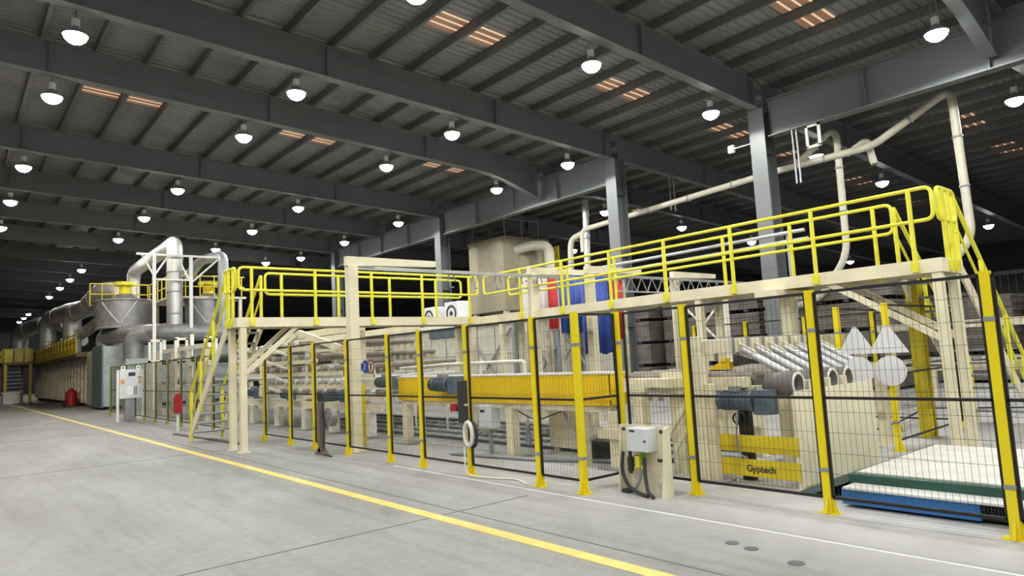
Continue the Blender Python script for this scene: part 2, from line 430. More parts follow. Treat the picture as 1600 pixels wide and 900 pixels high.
# ------------------------------------------------------------------ walkways
def rails(t, pts, z0=2.65, h=1.02, posts=(), endloop=True, out=(0, 0)):
    """closed tube loop: top rail and mid rail joined at rounded ends, posts down to the deck"""
    a = Vector(pts[0]); b = Vector(pts[1]); zt = z0+h; zm = z0+.56
    top = Vector((0, 0, zt)); mid = Vector((0, 0, zm))
    m = MB().tube(fil([a+top, b+top, b+mid, a+mid], .11, 5, True), .028, 8, True)
    m.build('guard_rail', railY, t)
    for p in posts:
        P = Vector(p)
        MB().tube([P+Vector((0, 0, z0-.14)), P+Vector((0, 0, zt))], .034, 8).box(P.x-.045+out[0], P.x+.045+out[0], P.y-.045+out[1], P.y+.045+out[1], z0-.17, z0-.02).build('rail_post', railY, t)
def deckbox(t, x0, x1, y0, y1, zt=2.65, h=.19):
    MB().box(x0, x1, y0, y1, zt-.03, zt-.005).build('deck_plate', steelG, t)
    MB().box(x0, x1, y0-.012, y0, zt-h, zt+.005).build('fascia', cream, t)
    MB().box(x0, x1, y1, y1+.012, zt-h, zt+.005).build('fascia', cream, t)
    MB().box(x0-.012, x0, y0-.012, y1+.012, zt-h, zt+.005).build('fascia', cream, t)
    MB().box(x1, x1+.012, y0-.012, y1+.012, zt-h, zt+.005).build('fascia', cream, t)
    m = MB(); n = int(max(x1-x0, y1-y0)/1.4)
    for k in range(1, n):
        if x1-x0 > y1-y0: xx = x0+(x1-x0)*k/n; m.box(xx-.03, xx+.03, y0, y1, zt-.13, zt-.03)
        else: yy = y0+(y1-y0)*k/n; m.box(x0, x1, yy-.03, yy+.03, zt-.13, zt-.03)
    m.build('joist', cream2, t)
def leg(t, x, y, z1, w=.15, m_=None, nm='leg'):
    l = MB().box(x-w/2, x+w/2, y-w/2, y+w/2, .012, z1).build(nm, m_ or cream, t, bevel=.008)
    MB().box(x-w*.85, x+w*.85, y-w*.85, y+w*.85, 0, .012).build('foot_plate', m_ or cream, l)
    return l
def stair(t, a0, axis, run, rise, w0, w1, n=11):
    """a0 top coordinate along axis ('x-' or 'y+'), w0..w1 across"""
    s = MB
    sgn = -1 if axis == 'x-' else 1
    def P(along, across, z): return (a0+sgn*along, across, z) if axis == 'x-' else (across, a0+sgn*along, z)
    for w in (w0, w1):
        MB().bar(P(0, w, rise-.1), P(run, w, .1), .03, .2).build('stringer', cream, t)
        so = w + (0)
        pth = fil([P(-.02, w, rise+.45), P(-.02, w, rise+1.02), P(run-.1, w, 1.12), P(run-.1, w, .62)], .1, 5)
        r = MB().tube(pth, .03, 8)
        r.tube([P(.05, w, rise+.50), P(run-.12, w, .62)], .02, 8); r.build('handrail', railY, t)
        for k in (0.0, .36, .70, .98):
            al = run*k*.96; zz = rise*(1-k*.96)
            MB().tube([P(al, w, zz-.12 if zz > .2 else .02), P(al, w, zz+1.02*(.98))], .034, 8).build('rail_post', railY, t)
    for k in range(1, n+1):
        al = run*k/(n+1); zz = rise*(1-k/(n+1))
        c = P(al, (w0+w1)/2, zz); d = (.24, abs(w1-w0)-.03, .035) if axis == 'x-' else (abs(w1-w0)-.03, .24, .035)
        MB().cbox(c, d).build('tread', steelG, t)
# left crossing walkway, runs away from the camera
t = thing('walkway_platform', 'left cream walkway with yellow rails, its stair coming down at the far left', 'walkway', (-14.1, 4.5, 0))
deckbox(t, -14.5, -13.74, 4.47, 10.54)
rails(t, [(-13.76, 4.5, 0), (-13.76, 10.5, 0)], posts=[(-13.74, 4.75, 0), (-13.74, 6.1, 0), (-13.74, 7.45, 0), (-13.74, 8.8, 0), (-13.74, 10.2, 0)], out=(.02, 0))
rails(t, [(-14.5, 5.3, 0), (-14.5, 10.5, 0)], posts=[(-14.5, 5.66, 0), (-14.5, 7.0, 0), (-14.5, 8.35, 0), (-14.5, 9.7, 0)])
rails(t, [(-14.52, 4.47, 0), (-13.86, 4.47, 0)], posts=[(-14.3, 4.47, 0), (-14.02, 4.47, 0)], out=(0, -.02))
leg(t, -13.80, 4.58, 2.46, .125); leg(t, -14.44, 4.58, 2.46, .125); leg(t, -13.83, 10.3, 2.46); leg(t, -14.41, 10.3, 2.46)
MB().bar((-13.83, 4.66, 1.55), (-13.83, 5.75, 2.50), .05, .09).build('brace', cream, t)
MB().bar((-14.41, 4.66, 1.55), (-14.41, 5.75, 2.50), .05, .09).build('brace', cream, t)
stair(t, -14.53, 'x-', 2.85, 2.62, 4.52, 5.22)
# right long walkway
t = thing('walkway_platform', 'long cream walkway with yellow rails rising to the top right, stair at right end', 'walkway', (-8.5, 11, 0))
deckbox(t, -14.5, -3.25, 10.56, 11.4)
px_ = [(-12.15, 10.55, 0), (-10.72, 10.55, 0), (-9.3, 10.55, 0), (-7.9, 10.55, 0), (-6.46, 10.55, 0), (-5.0, 10.55, 0), (-3.57, 10.55, 0)]
rails(t, [(-13.6, 10.57, 0), (-3.28, 10.57, 0)], posts=px_, out=(0, -.02))
rails(t, [(-13.6, 11.4, 0), (-4.12, 11.4, 0)], posts=[(-12.8, 11.4, 0), (-11.4, 11.4, 0), (-9.9, 11.4, 0), (-8.55, 11.4, 0), (-7.15, 11.4, 0), (-5.8, 11.4, 0), (-4.4, 11.4, 0)])
rails(t, [(-3.25, 10.66, 0), (-3.25, 11.36, 0)], posts=[(-3.25, 10.86, 0), (-3.25, 11.1, 0)], out=(.02, 0))
for lx in (-3.33, -7.25, -13.0): leg(t, lx, 10.63, 2.46, .125)
for lx in (-3.33, -7.25, -13.0): leg(t, lx, 11.24, 2.46, .125)
leg(t, -5.75, 11.0, 2.32, .2, nm='leg')
MB().box(-5.95, -5.55, 10.3, 11.5, 2.34, 2.455).build('cross_beam', cream, t)
MB().bar((-3.38, 10.62, 1.55), (-4.9, 10.62, 2.50), .05, .09).build('brace', cream, t)
MB().bar((-3.38, 11.34, 1.55), (-4.9, 11.34, 2.50), .05, .09).build('brace', cream, t)
stair(t, 11.43, 'y+', 2.85, 2.62, -4.1, -3.28)

# ------------------------------------------------------------------ conveyor cranes / gantries
def gantry(x, y0, y1, ytip, z, label):
    t = thing('crane_gantry', label, 'gantry', (x, y0, 0))
    for yy in (y0, y1):
        leg(t, x, yy, z-.14, .19, nm='post')
        MB().prism([(x-.06, yy-.12, z-.14), (x-.06, yy+1.9, z-.08), (x-.06, yy+1.9, z+.04), (x-.06, yy-.12, z+.04)], (.12, 0, 0)).build('arm', cream, t)
    MB().box(x-.03, x+.03, y0+.1, ytip, z-.20, z-.15).box(x-.06, x+.06, y0+.1, ytip, z-.15, z-.135).box(x+.32, x+.36, y0+.3, ytip, z-.24, z-.19).build('track_rail', galv, t)
    return t
g = gantry(-11.75, 5.95, 10.6, 11.6, 3.62, 'cream lifting gantry left, its post in the wire fence and grey track running back')
for k in range(6):
    yy = 8.1+k*.62
    MB().bar((-11.55, yy, 3.42), (-11.5, yy-.1, 3.22), .02, .02).bar((-11.45, yy, 3.42), (-11.5, yy+.1, 3.22), .02, .02).tube(fil([(-11.5, yy-.04, 3.22), (-11.5, yy-.05, 3.1), (-11.5, yy+.06, 3.1)], .03), .012, 6).build('trolley_hook', steelG, g)
MB().tube([(-11.5, 7.9, 3.42), (-11.5, 12, 3.42)], .03, 6).build('cable_rail', galv, g)
g = gantry(-11.1, 11.85, 15.2, 18.2, 3.62, 'cream lifting gantry behind the long walkway, with a lattice truss running back')
m = MB().tube([(-10.9, 12.5, 3.42), (-10.9, 18.4, 3.42)], .025, 6).tube([(-10.9, 12.5, 3.05), (-10.9, 18.4, 3.05)], .025, 6)
for k in range(14):
    y0 = 12.5+k*.42; m.tube([(-10.9, y0, 3.05), (-10.9, y0+.21, 3.42)], .014, 5).tube([(-10.9, y0+.21, 3.42), (-10.9, y0+.42, 3.05)], .014, 5)
m.build('lattice_truss', galv, g)

# ------------------------------------------------------------------ gear motors
def motor(label, x, y, z, s=1., axis='x', group=None):
    t = thing('gear_motor', label, 'motor', (x, y, z), group)
    A = (lambda a, b, c: (x+a*s, y+b*s, z+c*s)) if axis == 'x' else (lambda a, b, c: (x+b*s, y+a*s, z+c*s))
    m = MB().cyl(A(-.32, 0, 0), A(.05, 0, 0), .1*s, 18)
    for k in range(9): m.cyl(A(-.26+k*.034, 0, 0), A(-.25+k*.034, 0, 0), .112*s, 18)
    m.build('motor_body', motorB, t)
    MB().cyl(A(-.38, 0, 0), A(-.32, 0, 0), .105*s, 16).build('fan_cover', rubber, t)
    MB().tube([A(.05, 0, 0), A(.1, 0, 0), A(.14, 0, 0)], [.09*s, .13*s, .13*s], 16).cyl(A(.24, 0, -.14), A(.24, 0, .12), .13*s, 16).build('gearbox', motorB, t)
    a, b = A(-.16, -.06, .1), A(-.02, .06, .16)
    MB().box(a[0], b[0], a[1], b[1], a[2], b[2]).build('terminal_box', steelG, t)
    return t
# ------------------------------------------------------------------ yellow covered conveyor
t = thing('board_conveyor', 'long conveyor with bright yellow side guard on cream legs behind the fence', 'conveyor', (-9, 7.2, 0))
MB().box(-11.95, -6.3, 7.0, 7.025, .98, 1.29).box(-11.95, -6.3, 7.0, 7.03, .855, .94).box(-11.95, -6.3, 7.01, 7.03, .93, .99).box(-6.32, -6.295, 7.0, 7.32, .86, 1.29).box(-11.955, -11.93, 7.0, 7.32, .86, 1.29).build('side_guard', machY, t, 'bright yellow sheet side guard')
MB().box(-11.97, -6.28, 6.985, 7.34, 1.29, 1.315).build('top_cover', white, t)
MB().box(-11.9, -6.35, 7.03, 7.13, .76, .85).box(-11.9, -6.35, 8.9, 9.0, .76, .85).build('side_rail', cream2, t)
for lx in (-11.75, -8.52, -6.3):
    for yy in (7.08, 8.95):
        l = leg(t, lx, yy, .78, .16); MB().box(lx-.25, lx+.25, yy-.17, yy+.17, 0, .035).build('foot_block', concreteF, l)
MB().box(-6.52, -6.12, 6.93, 7.2, .42, .55).build('leg_bracket', cream, t)
for k in range(24):
    yx = -11.8+k*.235; MB().cyl((yx, 7.4, 1.1), (yx, 9.9, 1.1), .05, 10).build('roller', brown if k % 3 else chrome, t)
motor('grey gear motor mounted in front of the yellow conveyor guard, left end', -9.98, 6.82, 1.17, 1.15)
motor('dark gear motor just left of the yellow conveyor', -12.6, 7.15, 1.2, 1.05)
# scatter of machine under the conveyor
t = thing('junction_box', 'grey electrical cabinet on a stand under the yellow conveyor', 'electrical cabinet', (-9.0, 7.05, 0))
MB().box(-9.25, -8.92, 6.95, 7.15, .43, .82).build('cabinet', boxG, t, bevel=.01)
MB().box(-9.2, -8.97, 6.93, 6.95, .46, .79).build('door', boxG, t); MB().box(-9.17, -9.06, 6.92, 6.93, .7, .74).build('nameplate', label_k, t)
MB().box(-9.1, -9.05, 7.03, 7.08, .012, .43).box(-9.2, -8.95, 6.95, 7.15, 0, .012).build('stand', steelG, t)
t = thing('plate_stand', 'cream vertical panel plate standing under the middle of the yellow conveyor', 'panel', (-7.9, 7.7, 0))
MB().box(-8.3, -7.6, 7.68, 7.72, .1, .75).build('plate', cream, t); MB().box(-8.25, -8.2, 7.72, 7.8, 0, .7).box(-7.7, -7.65, 7.72, 7.8, 0, .7).build('stand', cream2, t)
MB().cyl((-8.4, 7.3, .17), (-8.4, 7.3, .34), .05, 12).cyl((-8.4, 7.3, .34), (-8.4, 7.3, .48), .03, 10).box(-8.5, -8.3, 7.3, 7.7, .3, .33).build('air_filter', steelG, t)
def hose(label, pts, r=.018, m_=rubber, name='hose', r_f=.15):
    return tag(MB().tube(fil(pts, r_f, 6), r, 7).build(name, m_, origin=pts[0]), label, 'hose')
hose('blue grey hose sagging under the yellow conveyor, right part', [(-7.55, 7.3, .75), (-7.3, 7.2, .42), (-6.9, 7.15, .33), (-6.5, 7.1, .52)], .022, steelG)
hose('thin cable drooping between the cabinet and cream plate', [(-8.6, 7.1, .8), (-8.2, 7.3, .55), (-7.8, 7.5, .7)], .01)
hose('pale pipe on the floor running under the yellow conveyor', [(-9.6, 6.6, .03), (-7.9, 6.9, .03), (-6.7, 7.4, .03)], .03, steelG)
# floor rails under the line
for i, yy in enumerate((7.9, 8.5, 9.1, 9.7, 10.3)):
    tag(MB().box(-19, -5.2, yy, yy+.09, 0, .05).build('floor_rail', steelG if i % 2 else unitD, origin=(-12, yy, 0)), 'steel rail lying on the floor under the conveyor, %s from the fence' % ordn(i), 'rail', 'floor rails')
tag(MB().box(-7.4, -6.4, 7.5, 8.1, .02, .22).box(-7.2, -6.6, 7.4, 8.2, .22, .3).build('drive_tray', rubber, origin=(-7, 7.8, 0)), 'dark cable tray stacked under the right end of the yellow conveyor', 'tray')

# ------------------------------------------------------------------ valve post at fence
t = thing('valve_stand', 'air valve with red handle and coiled hose hung on the fence post', 'valve', (-7.74, 5.58, .3))
MB().box(-7.98, -7.84, 5.5, 5.58, .88, .98).build('valve_body', red, t)
MB().cyl((-8.1, 5.54, .93), (-7.62, 5.54, .97), .018, 8).build('air_pipe', chrome, t)
MB().box(-7.79, -7.69, 5.5, 5.6, .72, 1.3).build('mount', rubber, t)
m = MB().tube([(-7.60+.09*math.cos(a/12*2*math.pi), 5.52, .58+.16*math.sin(a/12*2*math.pi)) for a in range(12)], .028, 8, True); m.build('coiled_hose', white, t)
m = MB().tube([(-7.55+.085*math.cos(a/12*2*math.pi), 5.56, .57+.17*math.sin(a/12*2*math.pi)) for a in range(12)], .022, 8, True); m.build('coiled_hose', rubber, t)
hose('white hose trailing on floor from the fence valve post', [(-7.7, 5.52, .4), (-7.68, 5.5, .02), (-7.3, 5.6, .012), (-6.9, 5.75, .012), (-6.5, 5.6, .012)], .012, offwhite)

# ------------------------------------------------------------------ pneumatic cabinet in front of right fence
t = thing('hydraulic_station', 'cream service board with grey box, filter and black hoses before the fence', 'service board', (-5, 6.1, 0))
MB().box(-5.33, -4.69, 6.08, 6.1, .0, .75).build('back_plate', cream, t)
MB().prism([(-4.70, 6.1, 0), (-4.70, 5.92, 0), (-4.70, 5.96, .2), (-4.70, 6.02, .73), (-4.70, 6.1, .75)], (.03, 0, 0)).build('side_plate', cream, t)
MB().prism([(-5.35, 6.1, 0), (-5.35, 5.98, 0), (-5.35, 6.05, .75), (-5.35, 6.1, .75)], (.02, 0, 0)).build('side_plate', cream, t)
b = MB().box(-5.12, -4.83, 5.9, 6.08, .48, .735).build('junction_box', boxG, t, 'light grey electrical box', bevel=.008)
MB().box(-5.07, -5.0, 5.895, 5.9, .695, .715).build('nameplate', label_k, b); MB().cyl((-4.86, 5.9, .6), (-4.86, 5.885, .6), .012, 8).build('lock', rubber, b)
MB().box(-5.2, -5.13, 6.07, 6.08, .69, .72).box(-4.84, -4.77, 6.07, 6.08, .36, .39).build('label_plate', label_k, t)
MB().box(-4.83, -4.76, 6.065, 6.08, .13, .18).build('paper_label', label_w, t)
MB().cyl((-4.77, 6.08, .69), (-4.77, 6.065, .69), .02, 12).cyl((-5.3, 6.08, .7), (-5.3, 6.06, .7), .018, 10).build('lifting_eye', rubber, t)
MB().tube([(-5.13+.05*math.cos(a/12*2*math.pi), 6.0, .53+.05*math.sin(a/12*2*math.pi)) for a in range(12)], .008, 6, True).cyl((-5.2, 6.0, .5), (-5.05, 6.0, .5), .01, 8).build('gauge_loop', steelG, t)
MB().cyl((-5.16, 5.99, .25), (-5.16, 5.99, .4), .035, 14).cyl((-5.16, 5.99, .4), (-5.16, 5.99, .5), .02, 10).cyl((-5.16, 5.99, .22), (-5.16, 5.99, .25), .02, 10).build('air_filter', rubber, t)
MB().cyl((-5.08, 6.0, .3), (-5.08, 6.0, .42), .03, 12).build('valve_block', rubber, t)
MB().box(-5.07, -5.01, 5.96, 6.04, .3, .42).box(-5.1, -4.98, 5.98, 6.04, .28, .32).build('yellow_valve', pvc, t, 'bright yellow valve')
MB().cyl((-4.98, 6.0, .38), (-4.98, 6.0, .46), .02, 10).build('green_valve', mat('valve_green', (.1, .4, .05), .4), t, 'green valve knob')
MB().tube(fil([(-5.27, 6.0, .45), (-5.27, 5.95, .25), (-5.15, 5.92, .08), (-4.98, 5.9, .03), (-4.85, 5.88, .02)], .12, 6), .02, 8).build('hose', rubber, t)
MB().tube(fil([(-4.97, 6.0, .4), (-4.93, 5.95, .2), (-4.85, 5.88, .06), (-4.75, 5.85, .02)], .12, 6), .02, 8).build('hose', rubber, t)
MB().tube(fil([(-5.02, 6.0, .36), (-5.0, 5.97, .2), (-5.1, 5.95, .03)], .1, 6), .014, 8).build('hose', steelG, t)
MB().box(-5.28, -5.18, 5.95, 6.08, 0, .04).build('foot', rubber, t)

# ------------------------------------------------------------------ roller stacker at right
t = thing('board_stacker', 'cream board stacker frame with yellow guard bands and row of tilted silver rollers', 'stacker machine', (-4.5, 8.5, 0))
MB().box(-4.96, -4.84, 6.98, 7.08, .0, 1.72).box(-4.84, -4.80, 6.96, 7.1, .0, 1.5).box(-4.80, -4.69, 7.0, 7.08, 0, 1.15).build('corner_post', cream, t, bevel=.008)
MB().box(-5.05, -4.6, 6.9, 7.2, 0, .03).build('foot_plate', concreteF, t)
MB().box(-4.70, -3.74, 7.09, 7.105, .37, .56).build('guard_band', mat('band_yellow', (.78, .60, .02), .45, noise=.1), t, 'yellow guard band')
gb = MB().box(-4.74, -3.74, 7.09, 7.105, .1, .29).build('guard_band', MATS['band_yellow'], t, 'yellow guard band with dark lettering')
cu = bpy.data.curves.new('lettering', 'FONT'); cu.body = 'Gyptech'; cu.size = .105; cu.extrude = .002; cu.align_x = 'CENTER'
cu.offset = .0018
to = bpy.data.objects.new('lettering', cu); COL.objects.link(to); cu.materials.append(label_k)
bpy.context.view_layer.update()
tm = bpy.data.meshes.new_from_object(to); bpy.data.objects.remove(to)
to = bpy.data.objects.new('lettering', tm); COL.objects.link(to); to['label'] = 'dark printed lettering'
to.parent = gb; to.location = Vector((-4.20, 7.087, .155))-OFF[t]; to.rotation_euler = (math.pi/2, 0, 0)
MB().box(-3.76, -3.74, 7.12, 9.12, .03, 1.06).box(-3.78, -3.735, 7.11, 7.14, 0, 1.02).build('end_guard', mat('guard_beige', (.84, .78, .57), .5, noise=.08), t, 'large flat cream guard sheet')
MB().box(-5.0, -4.84, 7.08, 11.6, 1.5, 1.68).build('cross_beam', cream, t, bevel=.01)
MB().box(-4.95, -4.8, 11.5, 11.62, .0, 1.6).build('corner_post', cream, t)
MB().box(-4.84, -4.76, 7.08, 7.2, 1.42, 1.66).build('end_cap', cream, t)
for k in range(7):
    yy = 7.92+k*.36
    MB().box(-4.84, -4.81, yy-.19, yy-.165, 1.48, 1.7).box(-5.02, -4.84, yy-.19, yy-.165, 1.68, 1.7).build('clamp_strap', steelG, t)
    MB().prism([(-4.84, yy-.03, 1.62), (-4.62, yy-.03, 1.50), (-4.66, yy-.03, 1.40), (-4.84, yy-.03, 1.46)], (0, .06, 0)).build('bracket', cream2, t)
    r = MB().cyl((-4.80, yy, 1.535), (-4.20, yy, 1.195), .048, 16).build('tilted_roller', chrome, t)
    MB().cyl((-4.20, yy, 1.195), (-4.185, yy, 1.187), .04, 16).build('end_cap', galv, r)
for k in range(4):
    yy = 7.35+k*.42
    q = MB().ring((-3.98, yy, 1.12), (1, .0, 0), .14, .115, .34, 24).build('pulley', mat('pulley_brown', (.16, .14, .12), .5), t)
    MB().ring((-3.805, yy, 1.12), (1, 0, 0), .143, .112, .012, 24).build('rim', white, q)
    MB().cyl((-4.2, yy, 1.12), (-3.9, yy, 1.12), .03, 8).build('shaft', rubber, q)
    if k < 3: MB().box(-3.95, -3.76, yy+.17, yy+.26, .98, 1.16).build('bearing_block', cream, t)
for k in range(8):
    yy = 7.35+k*.45
    MB().cyl((-6.9, yy, 1.22), (-4.35, yy, 1.22), .045, 10).build('roller', brown, t)
MB().box(-7.0, -4.3, 7.12, 7.2, 1.1, 1.22).box(-7.0, -4.3, 10.9, 10.98, 1.1, 1.22).build('side_rail', cream, t)
for (lx, ly) in ((-6.95, 7.1), (-6.95, 10.9), (-4.35, 10.9)): leg(t, lx, ly, 1.1, .14)
MB().box(-5.9, -5.76, 7.0, 7.14, 0, 1.15).box(-5.55, -5.35, 7.3, 7.42, 0, 1.1).build('leg', cream, t)
MB().bar((-5.75, 7.05, .1), (-5.0, 7.05, 1.05), .07, .07).bar((-5.25, 6.95, .35), (-4.95, 6.98, .8), .05, .05).build('brace', cream, t)
MB().box(-5.6, -5.1, 7.15, 7.3, 1.02, 1.12).box(-6.05, -5.7, 6.98, 7.1, 1.05, 1.17).build('motor_mount', cream, t)
for k, (lx, ly) in enumerate(((-4.45, 8.2), (-4.2, 9.4), (-5.3, 9.0), (-6.1, 9.3))): leg(t, lx, ly, 1.0, .13)
motor('blue grey gear motor between the cream stacker posts, above the yellow band', -4.36, 7.14, .95, 1.05)
tag(MB().tube([(-4.55+.09*math.cos(a/12*2*math.pi), 7.3, .72+.07*math.sin(a/12*2*math.pi)) for a in range(12)], .012, 6, True).tube([(-4.55+.06*math.cos(a/12*2*math.pi), 7.33, .73+.08*math.sin(a/12*2*math.pi)) for a in range(12)], .01, 6, True).box(-4.6, -4.45, 7.35, 7.42, .0, .85).build('cable_coil', rubber, origin=(-4.55, 7.3, .6)), 'coiled black cable on a bracket under the blue grey motor', 'cable coil')
hose('grey hose hanging in front of the yellow guard bands', [(-4.42, 7.06, .85), (-4.46, 7.05, .5), (-4.42, 7.05, .33), (-4.33, 7.05, .31)], .012, steelG)
# roller with white drum beside yellow conveyor's right end
t = thing('transfer_roller', 'white transfer drum and cream arm right of the yellow conveyor end', 'roller', (-6, 7.4, 0))
MB().cyl((-6.22, 7.5, 1.16), (-5.85, 7.5, 1.16), .09, 20).build('drum', white, t)
MB().ring((-5.84, 7.5, 1.16), (1, 0, 0), .095, .075, .02, 20).build('rim', steelG, t)
MB().box(-5.9, -5.3, 7.0, 7.15, 1.1, 1.22).box(-5.6, -4.95, 7.2, 7.3, 1.2, 1.28).build('arm', cream, t, bevel=.01)
MB().prism([(-6.2, 7.3, 0), (-5.9, 7.3, 0), (-6.0, 7.3, 1.08), (-6.1, 7.3, 1.08)], (0, .06, 0)).build('stand', cream2, t)
# yellow robot like gripper + dark part on the table
t = thing('board_aligner', 'small yellow bracket with black guard on the stacker table, left under the cream beam', 'machine part', (-5.2, 8.3, 1.27))
MB().prism([(-5.55, 8.2, 1.27), (-5.2, 8.2, 1.27), (-5.2, 8.2, 1.37), (-5.35, 8.2, 1.37)], (0, .1, 0)).box(-5.33, -5.25, 8.2, 8.3, 1.36, 1.42).build('bracket', machY, t)
MB().prism([(-5.25, 8.35, 1.3), (-4.95, 8.35, 1.34), (-5.0, 8.35, 1.47), (-5.2, 8.35, 1.45)], (0, .12, 0)).build('guard', rubber, t)

# ------------------------------------------------------------------ lift table
t = thing('lift_table', 'low blue and green scissor lift table loaded with white board behind right fence', 'lift table', (-1.5, 8, 0))
MB().box(-3.12, -1.98, 6.66, 6.9, .03, .17).box(-1.78, 1.2, 6.66, 6.9, .03, .17).build('side_skirt', blue, t, 'blue skirt')
MB().box(-3.1, 1.2, 6.64, 6.92, .17, .19).build('skirt_lip', white, t)
MB().box(-3.15, 1.2, 6.9, 9.2, .19, .27).build('deck_frame', green, t, 'dark green table frame')
m = MB()
for k in range(8): m.box(-1.96+k*.024, -1.95+k*.024, 6.7, 6.72, .04, .165)
m.box(-1.98, -1.78, 6.72, 6.75, .03, .17); m.build('vent_slots', black, t)
MB().prism([(-3.6, 6.95, .0), (-3.15, 6.95, .19), (-3.15, 6.95, .27), (-3.7, 6.95, .03)], (0, 2.2, 0)).build('ramp_flap', mat('ramp_grey', (.12, .17, .16), .5), t)
MB().box(-3.15, 1.2, 6.94, 9.2, 0, .19).build('scissor_box', rubber, t)
tag(MB().box(-3.1, 1.2, 6.98, 9.15, .27, .285).build('plaster_sheet', boardM, origin=(-1, 8, .27)), 'white plasterboard sheet lying on the green lift table', 'board')

# ------------------------------------------------------------------ yellow column, rear fence, signs
t = thing('yellow_column', 'thick yellow steel column beside the cream legs of the right walkway', 'column', (-3.83, 11.9, 0))
MB().box(-4.18, -4.0, 11.75, 11.77, 0.012, 2.4).box(-4.18, -4.0, 11.93, 11.95, 0.012, 2.4).box(-4.1, -4.08, 11.77, 11.93, .012, 2.4).build('shaft', colY, t)
MB().box(-4.28, -3.9, 11.65, 12.05, 0, .012).build('base_plate', concreteF, t)
MB().box(-4.04, -3.98, 11.74, 11.77, .1, .45).build('floor_bracket', postY, t)
rf = [(-3.95, 10.28), (-4.0, 13.2), (-5.3, 13.2), (-6.6, 13.2), (-7.9, 13.2), (-9.2, 13.2)]
fence('rear mesh fence with yellow posts carrying the round and triangular signs', rf, rf, (-4, 12, 0), wire_step=.08)
rf = [(-4.6, 10.2), (-4.75, 12.4), (-5.2, 15), (-2.6, 16), (-.5, 16)]
fence('far mesh fence with yellow posts behind the stacker', rf, rf, (-4.6, 13, 0), wire_step=.1)
for i, (sx, yy, c, lab) in enumerate(((-3.93, 9.2, .9, 'left pair of white triangle and disc signs, just behind the cream guard sheet'), (-3.92, 10.2, 1., 'right pair of white triangle and disc signs, on the yellow rear fence post'))):
    t = thing('safety_sign', lab, 'sign', (sx, yy, 0), 'white backed safety signs'); Z = lambda z: 1.6+(z-1.6)*c
    MB().prism([(sx-.27*c, yy, Z(1.37)), (sx+.27*c, yy, Z(1.37)), (sx+.03*c, yy, Z(1.76)), (sx-.03*c, yy, Z(1.76))], (0, .006, 0)).build('triangle_plate', mat('sign_back', (.74, .74, .77), .45), t, 'white triangle plate')
    MB().cyl((sx, yy, Z(1.12)), (sx, yy+.006, Z(1.12)), .21*c, 28).build('disc_plate', MATS['sign_back'], t, 'white round plate')
    MB().box(sx-.02, sx+.02, yy+.006, yy+.03, 0 if i == 0 else .95, Z(1.74)).build('mount_strip', steelG, t)
t = thing('safety_sign', 'two blue round mandatory signs and a red ringed one by the left conveyor', 'sign', (-14, 7.3, 1.3))
for q, (sx, mm_) in enumerate(((-14.16, signBlue), (-13.86, signBlue), (-13.58, red))):
    d = MB().cyl((sx, 7.3, 1.54), (sx, 7.29, 1.54), .15, 24).build('disc', mm_, t)
    if mm_ is red: MB().cyl((sx, 7.288, 1.54), (sx, 7.285, 1.54), .115, 24).build('white_face', label_w, d); MB().box(sx-.03, sx+.03, 7.278, 7.284, 1.46, 1.62).build('symbol', label_k, d)
    else: MB().bar((sx-.04, 7.285, 1.46), (sx+.03, 7.285, 1.62), .035, .006).build('symbol', label_w, d)
MB().box(-14.3, -13.4, 7.30, 7.33, 1.3, 1.38).box(-14.2, -14.16, 7.3, 7.33, 1.1, 1.6).box(-13.5, -13.46, 7.3, 7.33, 1.1, 1.6).build('mount', cream, t)

# ------------------------------------------------------------------ left infeed conveyors (tiers of rollers)
t = thing('tier_conveyor', 'tall cream infeed conveyor with stacked tiers of rollers behind the left fence', 'conveyor', (-18, 8, 0))
def tier(z, x0, x1, y0, y1, n, rm, step=None):
    m = MB().box(x0, x1, y0-.05, y0, z-.16, z-.04).box(x0, x1, y1, y1+.05, z-.16, z-.04); m.build('side_rail', cream, t)
    for k in range(n):
        xx = x0+(x1-x0)*(k+.5)/n
        MB().cyl((xx, y0-.1, z+.03), (xx, y1+.1, z+.03), .07, 10).build('roller', rm if k % 2 else chrome, t)
tier(2.2, -23.5, -17.3, 7.4, 11, 16, brown); tier(1.85, -23.5, -16.6, 7.4, 11, 18, brown); tier(1.2, -20.5, -14.2, 7.4, 11, 18, white)
tier(.95, -21.5, -13.0, 7.3, 11, 22, brown); tier(1.52, -22.5, -15.4, 7.5, 11, 18, brown)
MB().box(-21.1, -16.0, 7.6, 7.7, 1.42, 1.66).build('cross_beam', cream2, t)
MB().bar((-21.5, 7.5, 1.6), (-18.0, 7.5, 2.55), .08, .14).bar((-18.0, 7.5, 2.55), (-15.4, 7.5, 2.0), .08, .16).bar((-20.8, 7.42, 2.15), (-15.6, 7.42, 1.98), .05, .07).build('tipple_arm', cream, t)
MB().box(-21.5, -13.1, 7.2, 7.3, .55, .72).box(-14.8, -12.8, 7.18, 7.26, 1.08, 1.26).build('base_beam', cream, t)
for lx in (-20.9, -18.9, -17.03, -15.4, -13.6):
    l = leg(t, lx, 7.24, .56, .2, m_=offwhite); MB().box(lx-.32, lx+.32, 7.05, 7.45, 0, .04).build('foot_block', concreteF, l)
for lx in (-23.4, -20.6, -17.4): leg(t, lx, 7.5, 2.2, .16)
for lx in (-20.6, -17.4): leg(t, lx, 10.9, 2.2, .16)
MB().box(-19.5, -15.0, 7.8, 7.9, 2.42, 2.6).box(-15.2, -15.05, 7.8, 7.95, .02, 2.6).box(-17.8, -17.66, 7.8, 7.95, 1.9, 2.45).box(-24.5, -15, 9.4, 9.5, 2.4, 2.56).build('portal_frame', cream, t)
